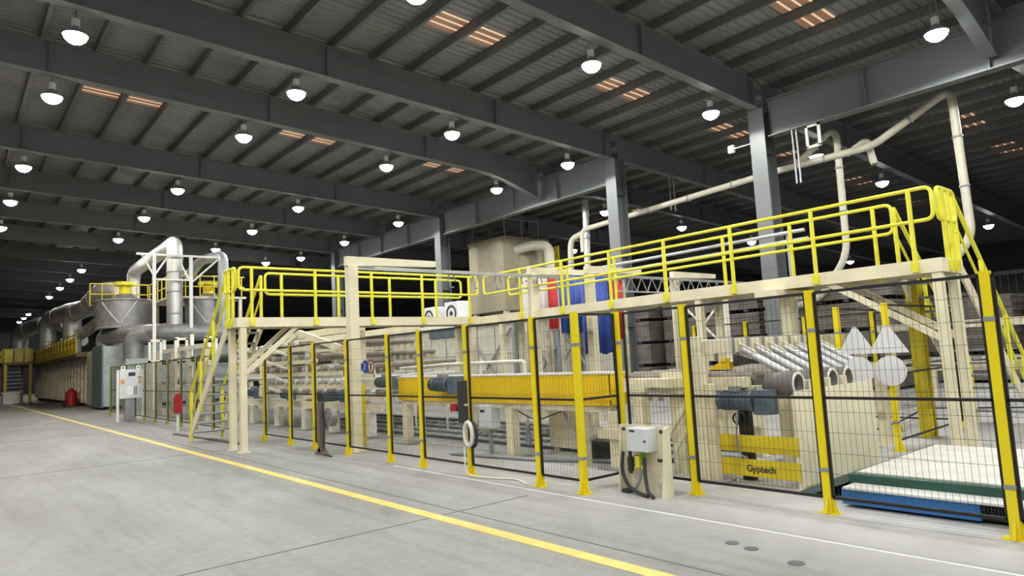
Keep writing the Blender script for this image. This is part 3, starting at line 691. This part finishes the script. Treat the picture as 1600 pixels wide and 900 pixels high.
for k in range(4):
    yy = 7.0+.06*k; z0 = 1.0+.36*k
    MB().cyl((-19.4+.05*k, 6.95, z0-.14), (-19.3+.05*k, 6.95, z0+.16), .09, 14).build('lift_cylinder', cream, t)
    MB().bar((-19.3, 7.0, z0+.12), (-17.9, 7.1, z0-.12), .05, .06).build('lift_arm', offwhite, t)
motor('dark gear motor under the left tier conveyor near the tall gantry post', -14.9, 7.05, .9, 1.1, 'y')
motor('dark gear motor low on the left end of the tier conveyor', -19.9, 6.95, .95, 1.1)
motor('grey gear motor under the middle of the tier conveyor', -17.6, 7.0, .9, .9)
tag(MB().box(-13.1, -12.75, 6.4, 6.5, .72, 1.18).box(-12.95, -12.9, 6.42, 6.47, 0, .72).box(-13.1, -12.75, 6.35, 6.55, 0, .02).build('control_box', mat('pale_blue_box', (.45, .52, .6), .4), origin=(-12.9, 6.45, 0), bevel=.006), 'pale blue grey control box on a stand left of the tall cream gantry post', 'control box')
t = thing('fan_stand', 'dusty grey stand with disc shaped fan, in front of the left fence', 'fan', (-11.9, 5.4, 0))
MB().box(-11.98, -11.88, 5.3, 5.4, .05, .95).build('post', mat('dusty_brown', (.16, .12, .11), .7), t)
MB().prism([(-12.15, 5.3, 0), (-11.7, 5.3, 0), (-11.88, 5.3, .12), (-11.98, 5.3, .12)], (0, .1, 0)).build('foot', MATS['dusty_brown'], t)
MB().cyl((-11.7, 5.38, .68), (-11.7, 5.5, .68), .17, 20).cyl((-11.72, 5.36, .68), (-11.72, 5.38, .68), .05, 10).build('fan_disc', fancas, t)
MB().tube(fil([(-11.85, 5.35, .95), (-11.8, 5.35, .5), (-11.83, 5.32, .02), (-11.4, 5.3, .015)], .1), .012, 6).build('cable', rubber, t)
tag(MB().box(-12.48, -12.3, 6.3, 6.33, .1, 1.25).box(-12.4, -12.38, 6.33, 6.5, .0, 1.2).build('yellow_plate', colY, origin=(-12.4, 6.3, 0)), 'olive yellow upright plate left of the tall gantry post', 'guard plate')
# pale handrail along the transfer area
m = MB().tube(fil([(-14.5, 8.6, 1.45), (-12.6, 8.6, 1.5), (-9.9, 8.6, 1.5), (-9.9, 8.6, .1)], .08), .035, 8)
for xx in (-13.9, -12.6, -11.3): m.tube([(xx, 8.6, .0), (xx, 8.6, 1.48)], .03, 8)
tag(m.build('pipe_handrail', offwhite, origin=(-12, 8.6, 0)), 'off-white pipe handrail behind the left end of the yellow conveyor', 'handrail')

# ------------------------------------------------------------------ enclosures and things behind
t = thing('machine_enclosure', 'long pale machine enclosure with white roof edge behind the yellow conveyor', 'enclosure', (-18, 14, 0))
MB().box(-24.2, -13.2, 14.0, 15.2, .05, 2.7).build('wall_panel', mat('enclosure_pale', (.62, .60, .52), .6, noise=.12), t)
m = MB()
for k in range(12): m.box(-24.2+k*.95, -24.17+k*.95, 13.98, 14.0, .05, 2.7)
for zz in (.9, 1.7): m.box(-24.2, -13.2, 13.985, 14, zz, zz+.02)
m.build('seam', steelG, t)
MB().box(-24.3, -13.1, 13.85, 15.3, 2.7, 2.86).build('roof_edge', white, t)
MB().box(-21.4, -19.6, 13.93, 13.99, 2.4, 2.66).build('window_band', motorB, t)
m = MB()
for x0 in (-19.0, -16.2): m.bar((x0, 13.9, .2), (x0+2.4, 13.9, 2.5), .06, .06, (0, 1, 0)).bar((x0+2.4, 13.9, .2), (x0, 13.9, 2.5), .06, .06, (0, 1, 0))
for x0 in (-19.1, -16.4, -13.6): m.box(x0-.06, x0+.06, 13.84, 13.96, 0, 2.65)
m.build('cross_bracing', steelG, t)
for i, (x0, x1, z0, z1, yy, mm_, lab) in enumerate((
        (-13.35, -12.4, 2.15, 3.78, 13.0, tarpB, 'blue tarpaulin curtain, left one, hanging behind the long walkway'),
        (-12.25, -11.35, 1.55, 3.6, 12.75, tarpB, 'blue tarpaulin curtain, right one, hanging lowest behind the long walkway'),
        (-13.75, -13.4, 2.3, 3.8, 12.95, tarpR, 'red plastic curtain at the left of the blue tarpaulins'),
        (-11.3, -10.9, 1.9, 3.35, 12.75, tarpR, 'red plastic curtain at the right of the blue tarpaulins'))):
    m = MB(); n = 14; vs = []; fs = []
    for q in range(n+1):
        xx = x0+(x1-x0)*q/n; dy = .035*math.sin(q*1.9)
        vs += [(xx, yy+dy, z0+.03*math.sin(q)), (xx, yy+dy*.4, z1), (xx, yy+dy+.01, z0+.03*math.sin(q)), (xx, yy+dy*.4+.01, z1)]
    for q in range(n):
        a = q*4; fs += [(a, a+4, a+5, a+1), (a+3, a+7, a+6, a+2), (a+1, a+5, a+7, a+3), (a+2, a+6, a+4, a)]
    m.add(vs, fs, True)
    c = thing('tarpaulin_curtain', lab, 'curtain', (x0, yy, z0)); m.build('sheet', mm_, c)
    MB().tube([(x0-.05, yy+.005, z1), (x1+.05, yy+.005, z1)], .02, 8).build('hanging_rod', steelG, c)
    MB().box(x0-.05, x0, yy+.04, yy+.09, 0, z1).box(x1, x1+.05, yy+.04, yy+.09, 0, z1).build('support_frame', cream2, c)
t = thing('control_cabinet', 'white angular control cabinet with a dark emblem standing beside the red curtain', 'cabinet', (-14.0, 12.8, 0))
MB().prism([(-14.45, 12.6, 2.85), (-13.9, 12.6, 2.85), (-13.9, 12.6, 3.95), (-14.2, 12.6, 3.95), (-14.5, 12.6, 3.72)], (0, .5, 0)).build('body', white, t, bevel=.02)
MB().box(-14.5, -13.85, 12.55, 13.15, 2.7, 2.85).build('plinth', rubber, t)
MB().tube(fil([(-14.24, 12.58, 3.7), (-14.14, 12.58, 3.7), (-14.14, 12.58, 3.58), (-14.24, 12.58, 3.5), (-14.14, 12.58, 3.48)], .04), .02, 6).build('emblem', motorB, t)
MB().box(-14.4, -14.3, 12.6, 12.7, 0, 2.7).box(-14.0, -13.9, 12.6, 12.7, 0, 2.7).box(-14.4, -14.3, 13.0, 13.1, 0, 2.7).box(-14.0, -13.9, 13, 13.1, 0, 2.7).build('support_leg', cream2, t)
# light grey lattice tower behind the walkway
def tower(x, y, z, w, label, m_=steelG):
    t = thing('lattice_frame', label, 'frame', (x, y, 0))
    for a in (0, w):
        MB().box(x+a-.05, x+a+.05, y-.05, y+.05, 0, z).build('upright', m_, t)
    b = MB(); n = max(1, int(z/1.2))
    for k in range(n):
        z0 = z*k/n; z1 = z*(k+1)/n; b.bar((x, y, z0), (x+w, y, z1), .05, .05, (0, 1, 0)).bar((x+w, y, z0), (x, y, z1), .05, .05, (0, 1, 0))
    b.build('cross_brace', m_, t); MB().box(x-.05, x+w+.05, y-.05, y+.05, z, z+.1).build('cap_beam', m_, t)
tower(-14.1, 13.6, 3.6, 1.1, 'blue grey lattice frame behind the meeting point of both walkways', mat('lattice_bluegrey', (.36, .42, .48), .45))
tower(-11.6, 16, 2.9, 1.5, 'pale lattice frame behind the fence right of the blue tarpaulins', offwhite)
# outdoor units on enclosure roof
for i, (ux, lab) in enumerate(((-21.9, 'smaller grey fan unit left, on the enclosure roof'), (-20.4, 'larger grey fan unit right, on the enclosure roof'))):
    t = thing('fan_unit', lab, 'fan unit', (ux, 14.5, 2.86)); w = (.38, .45)[i]; h = (.78, .86)[i]
    MB().box(ux-w, ux+w, 14.3, 14.9, 2.86, 2.86+h).build('casing', boxG, t, bevel=.03)
    MB().ring((ux, 14.29, 2.86+h*.5), (0, 1, 0), h*.36, h*.28, .03, 22).cyl((ux, 14.3, 2.86+h*.5), (ux, 14.27, 2.86+h*.5), h*.1, 12).build('fan_grille', rubber, t)
# board stacks
st0 = None
for cx in (0, 1, 2, 3, 5, 6, 7, 8):
    for rz in range(4):
        loc = (-47+cx*4.6, 20.9+(cx % 2)*.4, rz*.92)
        lab = 'dark board bundle in the back wall of bundles, %s stack from left, %s layer up' % (ordn(cx-(cx > 4)), ordn(rz))
        if st0 is None:
            t = thing('board_bundle', lab, 'board stack', loc, 'bundles of boards in the dim back of the hall'); st0 = t; x, y, z = loc
            m = MB()
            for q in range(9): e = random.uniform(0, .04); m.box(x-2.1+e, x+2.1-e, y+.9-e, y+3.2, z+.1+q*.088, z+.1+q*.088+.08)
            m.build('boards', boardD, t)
            m = MB()
            for q in range(5): m.box(x-1.9+q*.85, x-1.75+q*.85, y+.9, y+3.2, z, z+.1)
            m.build('bearer', wallD, t); tr = tree_of(t)
        else: copy_tree(st0, loc, lab, tr)
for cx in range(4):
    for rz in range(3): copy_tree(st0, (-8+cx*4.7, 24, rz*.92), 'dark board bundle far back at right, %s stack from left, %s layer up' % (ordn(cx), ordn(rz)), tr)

# beige housing up high
t = thing('duct_housing', 'large beige sheet metal housing high behind the walkways', 'housing', (-28, 24, 0))
MB().box(-29.9, -26.9, 22.3, 25.6, 4.0, 7.85).build('casing', ahuM, t, bevel=.02)
MB().box(-29.95, -26.85, 22.25, 25.65, 7.85, 7.92).build('roof_cap', ahuM, t)
m = MB()
for yy in (23.4, 24.5): m.box(-26.9, -26.88, yy, yy+.03, 4, 7.85)
m.build('seam', steelG, t)
for lx in (-29.7, -27.1):
    for ly in (22.5, 25.4): MB().box(lx-.12, lx+.12, ly-.12, ly+.12, 0, 4.0).build('leg', cream2, t)
MB().tube(fil([(-27.0, 23.2, 7.2), (-26.3, 23.7, 7.4), (-25.75, 24.5, 7.35), (-25.75, 24.5, 3.2)], .7, 8), .28, 16).build('elbow_duct', pipeM, t)
m = MB()
for ly in (22.5, 23.7, 24.9): m.box(-29.8, -29.75, ly, ly+.05, 7.92, 8.9).box(-27.0, -26.95, ly, ly+.05, 7.92, 8.9)
m.box(-29.8, -26.95, 22.5, 22.55, 8.85, 8.9).box(-27, -26.95, 22.5, 25, 8.85, 8.9); m.build('roof_rail', steelG, t)
MB().box(-26.7, -26.3, 25.75, 25.8, 3, 7.5).build('access_ladder', colY, t)

# ------------------------------------------------------------------ cream dust pipes
def flanged(label, pts, r, r_f=.3, cat='pipe', rings=(), m_=pipeM):
    t = thing('dust_pipe', label, cat, pts[0])
    MB().tube(fil(pts, r_f, 7), r, 14).build('pipe', m_, t)
    m = MB()
    for i in range(len(pts)-1):
        a = Vector(pts[i]); b = Vector(pts[i+1]); n = int((b-a).length/1.9)
        for k in range(1, n+1):
            c = a+(b-a)*(k/(n+1)); d = (b-a).normalized(); m.ring(c, d, r*1.22, r*.9, .05, 16)
    if m.v: m.build('flange', steelG, t)
    return t
flanged('long cream pipe behind the columns, rising to the top right then dropping', [(-20.4, 21.5, 6.0), (-20.4, 21.5, 6.98), (-11, 21.5, 7.38), (-8.1, 21.5, 7.38), (-5.86, 21.4, 8.4), (-5.78, 21.4, 4.2), (-6.6, 21.4, 3.2)], .112, .35)
flanged('cream drop pipe branching off the long pipe, curving down behind the walkway', [(-10.6, 21.6, 7.4), (-9.16, 21.6, 8.37), (-9.2, 21.6, 4.2), (-10.2, 21.6, 2.9), (-11.5, 21.6, 2.7)], .105, .5)
flanged('short cream branch pipe hanging below the long pipe', [(-9.0, 21.8, 7.4), (-8.35, 21.8, 7.72), (-8.2, 21.8, 6.9)], .1, .2)
flanged('grey white vertical pipe left of the second column', [(-20.2, 21.6, 8.3), (-20.35, 21.6, 3.2)], .14, .2, m_=galv)
flanged('cream goose neck pipe beside the grey white vertical pipe', [(-20.3, 21.6, 6.9), (-21.25, 21.6, 6.7), (-21.35, 21.6, 4.6)], .13, .4)
t = thing('conduit_drop', 'pair of thin conduits hanging from a roof beam between the columns', 'conduit', (-17, 23.6, 8.85))
for yy in (23.45, 23.75): MB().cyl((-17, yy, 7.4), (-17, yy, zb(yy)-.025), .03, 6).build('conduit', steelG, t)
t = thing('conduit_drop', 'two thin conduits and a small square frame hanging right of the largest column', 'conduit', (-9.4, 19.6, 8.1))
for xx in (-9.75, -9.62): MB().cyl((xx, 19.9, 6.4), (xx, 19.9, 8.095), .03, 6).build('conduit', steelG, t)
MB().box(-9.35, -9.28, 19.9, 19.95, 7.4, 8.09).box(-8.98, -8.9, 19.9, 19.95, 7.4, 8.09).box(-9.35, -8.9, 19.9, 19.95, 8.02, 8.09).box(-9.35, -8.9, 19.9, 19.95, 7.38, 7.45).build('square_frame', offwhite, t)
tag(MB().box(-11.95, -11.75, 19.84, 19.94, 7.92, 8.17).box(-11.75, -11.05, 19.88, 19.91, 8.03, 8.06).build('junction_box', white, origin=(-11.85, 19.5, 7.9)), 'small white box under the girder left of the largest column', 'box')
t = thing('pipe_rack', 'two thin galvanised pipes running level behind the long walkway rail', 'pipes', (-14, 17.6, 0))
MB().tube([(-19, 17.5, 4.5), (-8.5, 17.5, 4.55)], .05, 8).build('pipe', galv, t); MB().tube([(-19, 17.7, 4.3), (-8.5, 17.7, 4.35)], .04, 8).build('pipe', galv, t)
for xx in (-16, -9): MB().box(xx-.05, xx+.05, 17.55, 17.65, 0, 4.6).build('post', steelG, t)
tag(MB().tube([(-3.0, 30, 6.5), (8, 30, 6.6)], .05, 8).build('overhead_bus', steelG, origin=(0, 30, 6.5)), 'thin grey overhead pipe at the far right', 'pipe')

# ------------------------------------------------------------------ left: control board, hydrant, oven line
t = thing('control_station', 'grey control board with two lifting eyes on cream posts, far left by the aisle', 'control board', (-27.9, 5.2, 0))
for yy in (4.85, 5.68): MB().box(-27.95, -27.87, yy-.04, yy+.04, 0, 1.85).build('post', offwhite, t)
b = MB().box(-28.0, -27.84, 4.9, 5.64, .82, 1.86).build('board', boxG, t, bevel=.01)
for yy in (5.02, 5.5): MB().ring((-27.92, yy, 1.92), (1, 0, 0), .08, .035, .04, 16).build('lifting_eye', offwhite, t)
MB().box(-27.84, -27.83, 5.18, 5.4, 1.62, 1.75).build('nameplate', label_k, b); MB().box(-27.84, -27.83, 5.13, 5.33, .95, 1.25).build('document', label_w, b)
MB().box(-27.84, -27.83, 4.93, 5.05, 1.35, 1.5).box(-27.84, -27.83, 5.52, 5.6, 1.35, 1.5).build('sticker', label_o, b)
MB().box(-27.84, -27.83, 5.36, 5.38, .95, 1.25).box(-27.84, -27.83, 5.42, 5.44, .95, 1.25).build('slot', label_k, b); MB().box(-27.84, -27.83, 5.46, 5.62, 1.55, 1.58).build('warning_strip', red, b)
MB().box(-28.1, -27.9, 5.1, 5.4, .03, .82).build('cable_duct', steelG, t)
t = thing('fire_point', 'red and white fire hydrant post beside the foot of the left stair', 'hydrant', (-21.0, 5.15, 0))
MB().cyl((-21, 5.15, 0), (-21, 5.15, .55), .04, 10).build('stand_pipe', white, t); MB().box(-21.1, -20.9, 5.06, 5.24, .5, .95).build('valve_body', red, t); MB().cyl((-21, 5.15, .95), (-21, 5.15, 1.05), .07, 12).build('cap', red, t)
t = thing('cable_ramp', 'x', 'cable ramp', (-19, 4.4, 0)); t['label'] = 'low brown cable cover on the floor at the foot of the left stair'
MB().prism([(-19.9, 4.75, 0), (-15.2, 5.0, 0), (-15.2, 5.0, .035), (-19.9, 4.75, .035)], (0, .12, 0)).build('cover', MATS['dusty_brown'], t)
tag(MB().tube([(-24, 6.6, 1.35), (-17.5, 6.6, 1.35)], .03, 8).tube([(-22, 6.6, 0), (-22, 6.6, 1.35)], .03, 6).tube([(-18, 6.6, 0), (-18, 6.6, 1.35)], .03, 6).build('guard_pipe', galv, origin=(-21, 6.6, 0)), 'thin galvanised guard pipe seen through the left stair', 'pipe')
# white hoop frames above the dark fence
for i, yy in enumerate((5.9, 6.55, 7.3)):
    x = -28+i*1.0
    t = thing('hoop_frame', 'cream rectangular hoop frame on a post above the dark fence, %s from the left' % ordn(i), 'frame', (x, yy, 0), 'hoop frames over the outfeed')
    MB().box(x-.04, x+.04, yy-.04, yy+.04, 0, 2.1).build('post', cream2, t)
    MB().box(x-.04, x+.04, yy-.04, yy+.04, 2.1, 2.9).box(x-.04, x+.04, yy+.34, yy+.42, 2.1, 2.9).box(x-.04, x+.04, yy-.04, yy+.42, 2.84, 2.92).box(x-.04, x+.04, yy-.04, yy+.42, 2.08, 2.15).build('hoop', offwhite, t)
t = thing('drive_shaft_unit', 'dark outfeed roller unit with cream frames behind the dark fence and left stair', 'conveyor', (-26, 8.5, 0))
for k in range(10): MB().cyl((-30.5+k*.7, 6.9, 2.1), (-30.5+k*.7, 10.5, 2.1), .12, 12).build('roller', rubber, t)
for k in range(10): MB().cyl((-30.5+k*.7, 6.9, 1.3), (-30.5+k*.7, 10.5, 1.3), .1, 10).build('roller', steelG, t)
MB().box(-31, -23.9, 6.8, 6.9, 1.85, 2.0).box(-31, -23.9, 6.8, 6.9, 2.45, 2.6).box(-31, -23.9, 10.5, 10.6, 1.85, 2.6).box(-31, -23.9, 6.8, 6.9, .9, 1.05).build('side_rail', offwhite, t)
for lx in (-30.8, -28.6, -26.4, -24.2): leg(t, lx, 6.85, 2.5, .18, m_=cream2); leg(t, lx, 10.55, 2.5, .18, m_=cream2)
for lx in (-30, -28, -26): MB().cyl((lx, 6.85, 2.6), (lx, 6.85, 3.0), .07, 10).build('vent_stub', offwhite, t)
# oven end unit + fan drums + ducts
t = thing('dryer_end_unit', 'blue grey dryer end module with cream access panel, taller than a door', 'dryer module', (-41, 8, 0))
MB().box(-42.2, -39.5, 6.2, 12.5, .15, 3.2).build('casing', ovenB, t, bevel=.02)
MB().box(-44.4, -42.2, 6.2, 12.5, .15, 3.1).build('access_panel', ovenM, t, bevel=.02); MB().box(-42.3, -39.45, 6.14, 6.2, .1, 3.25).build('corner_trim', unitD, t)
MB().box(-44.2, -39.7, 6.4, 12.3, 0, .15).build('plinth', rubber, t)
t = thing('dryer_tunnel', 'long cream ribbed dryer tunnel receding on the left with ochre railed roof walk', 'dryer', (-58, 8, 0))
MB().box(-74, -44.45, 6.5, 12.5, .25, 2.85).build('tunnel_wall', ovenM, t)
m = MB()
for k in range(22): x = -73.5+k*1.35; m.box(x-.07, x+.07, 6.38, 6.5, .2, 2.85)
m.build('rib', cream2, t); MB().box(-74, -44.45, 6.6, 12.4, 0, .25).build('plinth', rubber, t)
MB().box(-74, -44.4, 5.7, 7.2, 2.85, 3.1).build('roof_walk', mat('walk_brown', (.12, .09, .06), .6), t)
MB().box(-74, -44.4, 5.66, 5.7, 3.0, 3.35).build('toe_board', gold, t)
m = MB()
for zz in (3.7, 4.1): m.tube([(-74, 5.7, zz), (-44.5, 5.7, zz)], .03, 6)
for k in range(21): x = -74+k*1.47; m.tube([(x, 5.7, 3.1), (x, 5.7, 4.1)], .03, 6)
for k in range(20): x = -73.5+k*1.47; m.box(x-.5, x+.5, 5.72, 5.74, 3.35, 3.95)
m.build('guard_rail', gold, t)
def drum(label, x, y, r, z0, z1):
    t = thing('fan_drum', label, 'fan drum', (x, y, z0), 'round exhaust fan casings')
    MB().cyl((x, y, z0), (x, y, z1), r, 32).build('drum_shell', fancas, t)
    MB().ring((x, y, z0+.03), (0, 0, 1), r+.05, r*.9, .08, 32).ring((x, y, z1-.03), (0, 0, 1), r+.05, r*.9, .08, 32).build('rim', steelG, t)
    MB().tube([(x, y, z1), (x, y, z1+.35), (x, y, z1+.36)], [.75, .35, .3], 20).build('cone', fancas, t)
    MB().cyl((x, y, z1+.35), (x, y, z1+.8), .28, 16).build('motor', postY, t, 'yellow motor'); MB().cyl((x, y, z1+.8), (x, y, z1+.98), .52, 20).build('belt_guard', railY, t, 'yellow belt guard')
    q = lambda a, z: (x+(r+.012)*math.cos(math.radians(a)), y+(r+.012)*math.sin(math.radians(a)), z)
    MB().tube([q(-62+k*5, z1-.12-(z1-z0-.35)*k/8) for k in range(9)], .03, 6).tube([q(14-k*4, z1-.12-(z1-z0-.35)*k/8) for k in range(9)], .03, 6).build('weld_strap', galvL, t)
    return t
drum('big round grey fan casing with yellow motor above the blue grey dryer end', -40.2, 7.3, 1.3, 4.1, 5.58)
drum('second round grey fan casing behind the white frame and silver duct', -37.6, 10.75, 1.15, 3.95, 5.4)
t = thing('supply_duct', 'wide grey horizontal elbow duct below the fan casings', 'duct', (-38, 7, 3.2))
MB().tube(fil([(-41.5, 6.6, 3.2), (-41.5, 6.6, 3.75), (-38.2, 7.2, 3.75), (-36.5, 8.2, 3.7), (-36.0, 11.2, 3.6)], .9, 8), .42, 20).build('duct', fancas, t)
MB().tube(fil([(-37.6, 7.2, 2.4), (-37.6, 7.2, 3.6), (-36.6, 8.6, 3.7)], .6, 8), .45, 20).build('elbow', fancas, t)
MB().box(-38.1, -37.1, 6.8, 8.2, 0, 2.45).build('pedestal', ovenB, t)
t = thing('exhaust_duct', 'tall bright silver vertical duct with white bend at its top', 'duct', (-36.6, 8.85, 3.7))
MB().tube([(-36.6, 8.85, 3.5), (-36.6, 8.85, 7.45)], .37, 22).build('riser', galv, t)
MB().tube(fil([(-36.6, 8.85, 7.4), (-36.6, 8.85, 8.2), (-46.5, 8.9, 8.0), (-46.5, 8.9, 5.0)], .75, 9), .36, 22).build('top_bend', galvL, t)
m = MB()
for zz in (4.6, 5.7, 6.7, 7.4): m.ring((-36.6, 8.85, zz), (0, 0, 1), .4, .36, .05, 22)
m.build('joint_band', steelG, t)
t = thing('exhaust_duct', 'slimmer grey duct with bend right of the white frame, behind the left stair rail', 'duct', (-36, 11, 3.7))
MB().tube(fil([(-36, 11.0, 3.7), (-36, 11.0, 7.6), (-37.5, 10.3, 7.5), (-38, 9.8, 6.6)], .35, 7), .26, 16).build('duct_pipe', steelG, t)
t = thing('support_frame', 'white steel frame with diagonal struts carrying the silver duct', 'frame', (-36, 8.6, 3.3))
for yy in (7.78, 9.45): MB().box(-36.08, -35.92, yy-.07, yy+.07, 0, 7.5).build('upright', white, t)
MB().box(-36.06, -35.94, 7.0, 11.0, 7.4, 7.5).box(-36.05, -35.95, 7.7, 9.5, 6.2, 6.28).build('cross_bar', white, t)
MB().bar((-36, 7.78, 6.4), (-36, 7.25, 7.4), .08, .08).bar((-36, 7.78, 6.4), (-36, 8.4, 7.4), .08, .08).bar((-36, 9.45, 6.1), (-36, 9.0, 7.0), .08, .08).bar((-36, 9.45, 6.1), (-36, 10.8, 7.4), .08, .08).build('diagonal_strut', white, t)
t = thing('roof_walkway', 'ochre railed walkway among the fan casings on the dryer roof', 'walkway', (-39, 9.2, 5.5))
MB().box(-41.5, -37, 8.7, 12.5, 5.45, 5.55).build('deck', cream2, t)
m = MB()
for zz in (6.05, 6.6): m.tube([(-41.5, 8.75, zz), (-37.0, 8.75, zz)], .035, 6).tube([(-37.0, 8.75, zz), (-37, 12.4, zz)], .035, 6).tube([(-41.5, 8.75, zz), (-41.5, 5.9, zz)], .035, 6)
for k in range(6): m.tube([(-41.5+k*.9, 8.75, 5.5), (-41.5+k*.9, 8.75, 6.6)], .035, 6)
for k in range(6): m.tube([(-37, 8.75+k*.7, 5.5), (-37, 8.75+k*.7, 6.6)], .035, 6).tube([(-41.5, 5.9+k*.55, 5.4), (-41.5, 5.9+k*.55, 6.6)], .035, 6)
m.build('guard_rail', mat('rail_deep_yellow', (.62, .50, .03), .4), t)
m = MB()
for (x, y) in ((-41.4, 12.2), (-37.1, 12.2), (-37.1, 9.1), (-41.4, 9.1)): m.box(x-.08, x+.08, y-.08, y+.08, 3.2 if x < -39 else 0, 5.45)
m.build('support', cream2, t)
def silver(label, pts, r, rf=.9): 
    t = thing('silver_duct', label, 'duct', pts[0], 'silver ducts over the dryer')
    MB().tube(fil(pts, rf, 9), r, 18).build('duct_pipe', galv, t); m = MB()
    for i in range(len(pts)-1):
        a = Vector(pts[i]); b = Vector(pts[i+1]); n = int((b-a).length/2.2)
        for k in range(1, n+1): m.ring(a+(b-a)*(k/(n+1)), (b-a).normalized(), r*1.05, r*.95, .06, 18)
    if m.v: m.build('joint_band', steelG, t)
silver('front silver duct rising from the dryer roof and bending towards the fan casings', [(-53.5, 6.6, 2.9), (-53.5, 6.6, 6.0), (-51, 7.0, 6.1), (-46.2, 7.2, 6.75), (-44.6, 8.0, 6.6), (-44.6, 8.0, 3.2)], .55)
silver('middle silver duct sloping low over the dryer roof', [(-54, 7.2, 4.6), (-50, 7.4, 5.0), (-42, 7.6, 5.6)], .35)
silver('second silver duct bend further along the dryer', [(-64, 6.3, 2.9), (-64, 6.3, 6.4), (-60, 7.2, 6.7), (-52, 8.2, 6.4)], .6)
silver('farthest silver duct bend at the far end of the dryer', [(-74, 5.2, 2.9), (-74, 5.2, 6.0), (-70, 6.3, 6.4), (-62, 7.5, 6.0)], .65)
silver('lower silver duct running along behind the railing', [(-70, 7.4, 4.2), (-62, 7.4, 4.6), (-56, 7.5, 4.3)], .4)
t = thing('end_platform', 'brown ochre access platform with stair at the far left end of the dryer', 'platform', (-70, 4.9, 0))
MB().box(-74, -66, 3.6, 5.6, 3.0, 3.2).build('deck', MATS['walk_brown'], t)
for (x, y) in ((-66.2, 3.8), (-66.2, 5.4), (-73.5, 3.8), (-73.5, 5.4)): MB().box(x-.1, x+.1, y-.1, y+.1, 0, 3.0).build('leg', gold, t)
m = MB()
for zz in (3.7, 4.2): m.tube([(-74, 3.6, zz), (-66, 3.6, zz)], .04, 6).tube([(-66, 3.6, zz), (-66, 5.6, zz)], .04, 6)
for k in range(7): m.tube([(-74+k*1.33, 3.6, 3.2), (-74+k*1.33, 3.6, 4.2)], .04, 6)
for k in range(3): m.box(-66.0, -65.97, 3.7+k*.65, 4.25+k*.65, 3.2, 4.15)
m.build('guard_rail', gold, t)
m = MB()
for k in range(9): m.box(-66.3-.25*k, -66.1-.25*k, 3.9, 5.0, .3*k, .3*k+.05)
m.build('stair_tread', steelG, t)
tag(MB().box(-69, -67.5, 2.2, 3.4, 0, 1.0).box(-69.1, -67.4, 2.1, 3.5, 1.0, 1.08).build('pallet_box', boardM, origin=(-68, 3, 0)), 'pale pallet load at the far left edge of the aisle', 'pallet')
tag(MB().box(-66, -64.6, 3.6, 4.6, 0, .8).box(-66.1, -64.5, 3.5, 4.7, .8, .88).build('pallet_box', boardM, origin=(-65, 4, 0)), 'pale pallet load just right of the far left one', 'pallet')
t = thing('fire_trolley', 'dark red fire extinguisher trolley by the dryer wall', 'fire extinguisher', (-48.6, 6.1, 0))
MB().cyl((-48.6, 6.0, .1), (-48.6, 6.0, .85), .3, 18).tube([(-48.6, 6.0, .85), (-48.6, 6.0, 1.0), (-48.6, 6.0, 1.1)], [.3, .15, .08], 16).build('tank', red, t)
MB().ring((-48.6, 5.65, .2), (0, 1, 0), .2, .08, .08, 16).ring((-48.6, 6.35, .2), (0, 1, 0), .2, .08, .08, 16).build('wheel', rubber, t)
MB().tube(fil([(-48.4, 6.2, .5), (-48.3, 6.5, 1.0), (-48.2, 6.8, 1.3)], .2), .03, 6).build('handle', red, t)

# right background: roller line seen through the stair
t = thing('rear_conveyor', 'dim grey roller conveyor seen through the right stair', 'conveyor', (-2, 17, 0))
for k in range(18): MB().cyl((-6+k*.5, 15.8, 1.0), (-6+k*.5, 18, 1.0), .06, 8).build('roller', steelG, t)
MB().box(-6.3, 3.2, 15.7, 15.8, .85, 1.05).box(-6.3, 3.2, 18, 18.1, .85, 1.05).box(-6.3, 3.2, 15.7, 15.8, 1.7, 1.85).build('side_rail', cream2, t)
for lx in (-6, -3.5, -1, 1.5): leg(t, lx, 15.75, 1.7, .14); leg(t, lx, 18.05, .85, .14)
for i, (x, y, z, lab) in enumerate(((-1.05, 13.2, 1.9, 'upper right white paper notice near the right stair rail'), (-1.4, 13.2, 1.9, 'upper left white paper notice near the right stair rail'), (-1.75, 13.0, 1.3, 'lower white paper notice beside the right stair'))):
    t = thing('paper_notice', lab, 'notice', (x, y, 0)); MB().box(x-.13, x+.13, y-.004, y, z-.17, z+.17).build('sheet', label_w, t)
    MB().box(x-.02, x+.02, y, y+.03, 0, z+.2).build('stand', steelG, t)
    MB().box(x-.08, x+.08, y-.007, y-.004, z+.05, z+.07).box(x-.08, x+.08, y-.007, y-.004, z-.02, z).box(x-.08, x+.04, y-.007, y-.004, z-.09, z-.07).build('text_line', steelG, t)

for o in bpy.data.objects:
    if 'label' in o and len(o['label'].split()) > 16: print('LONG', o['label'])
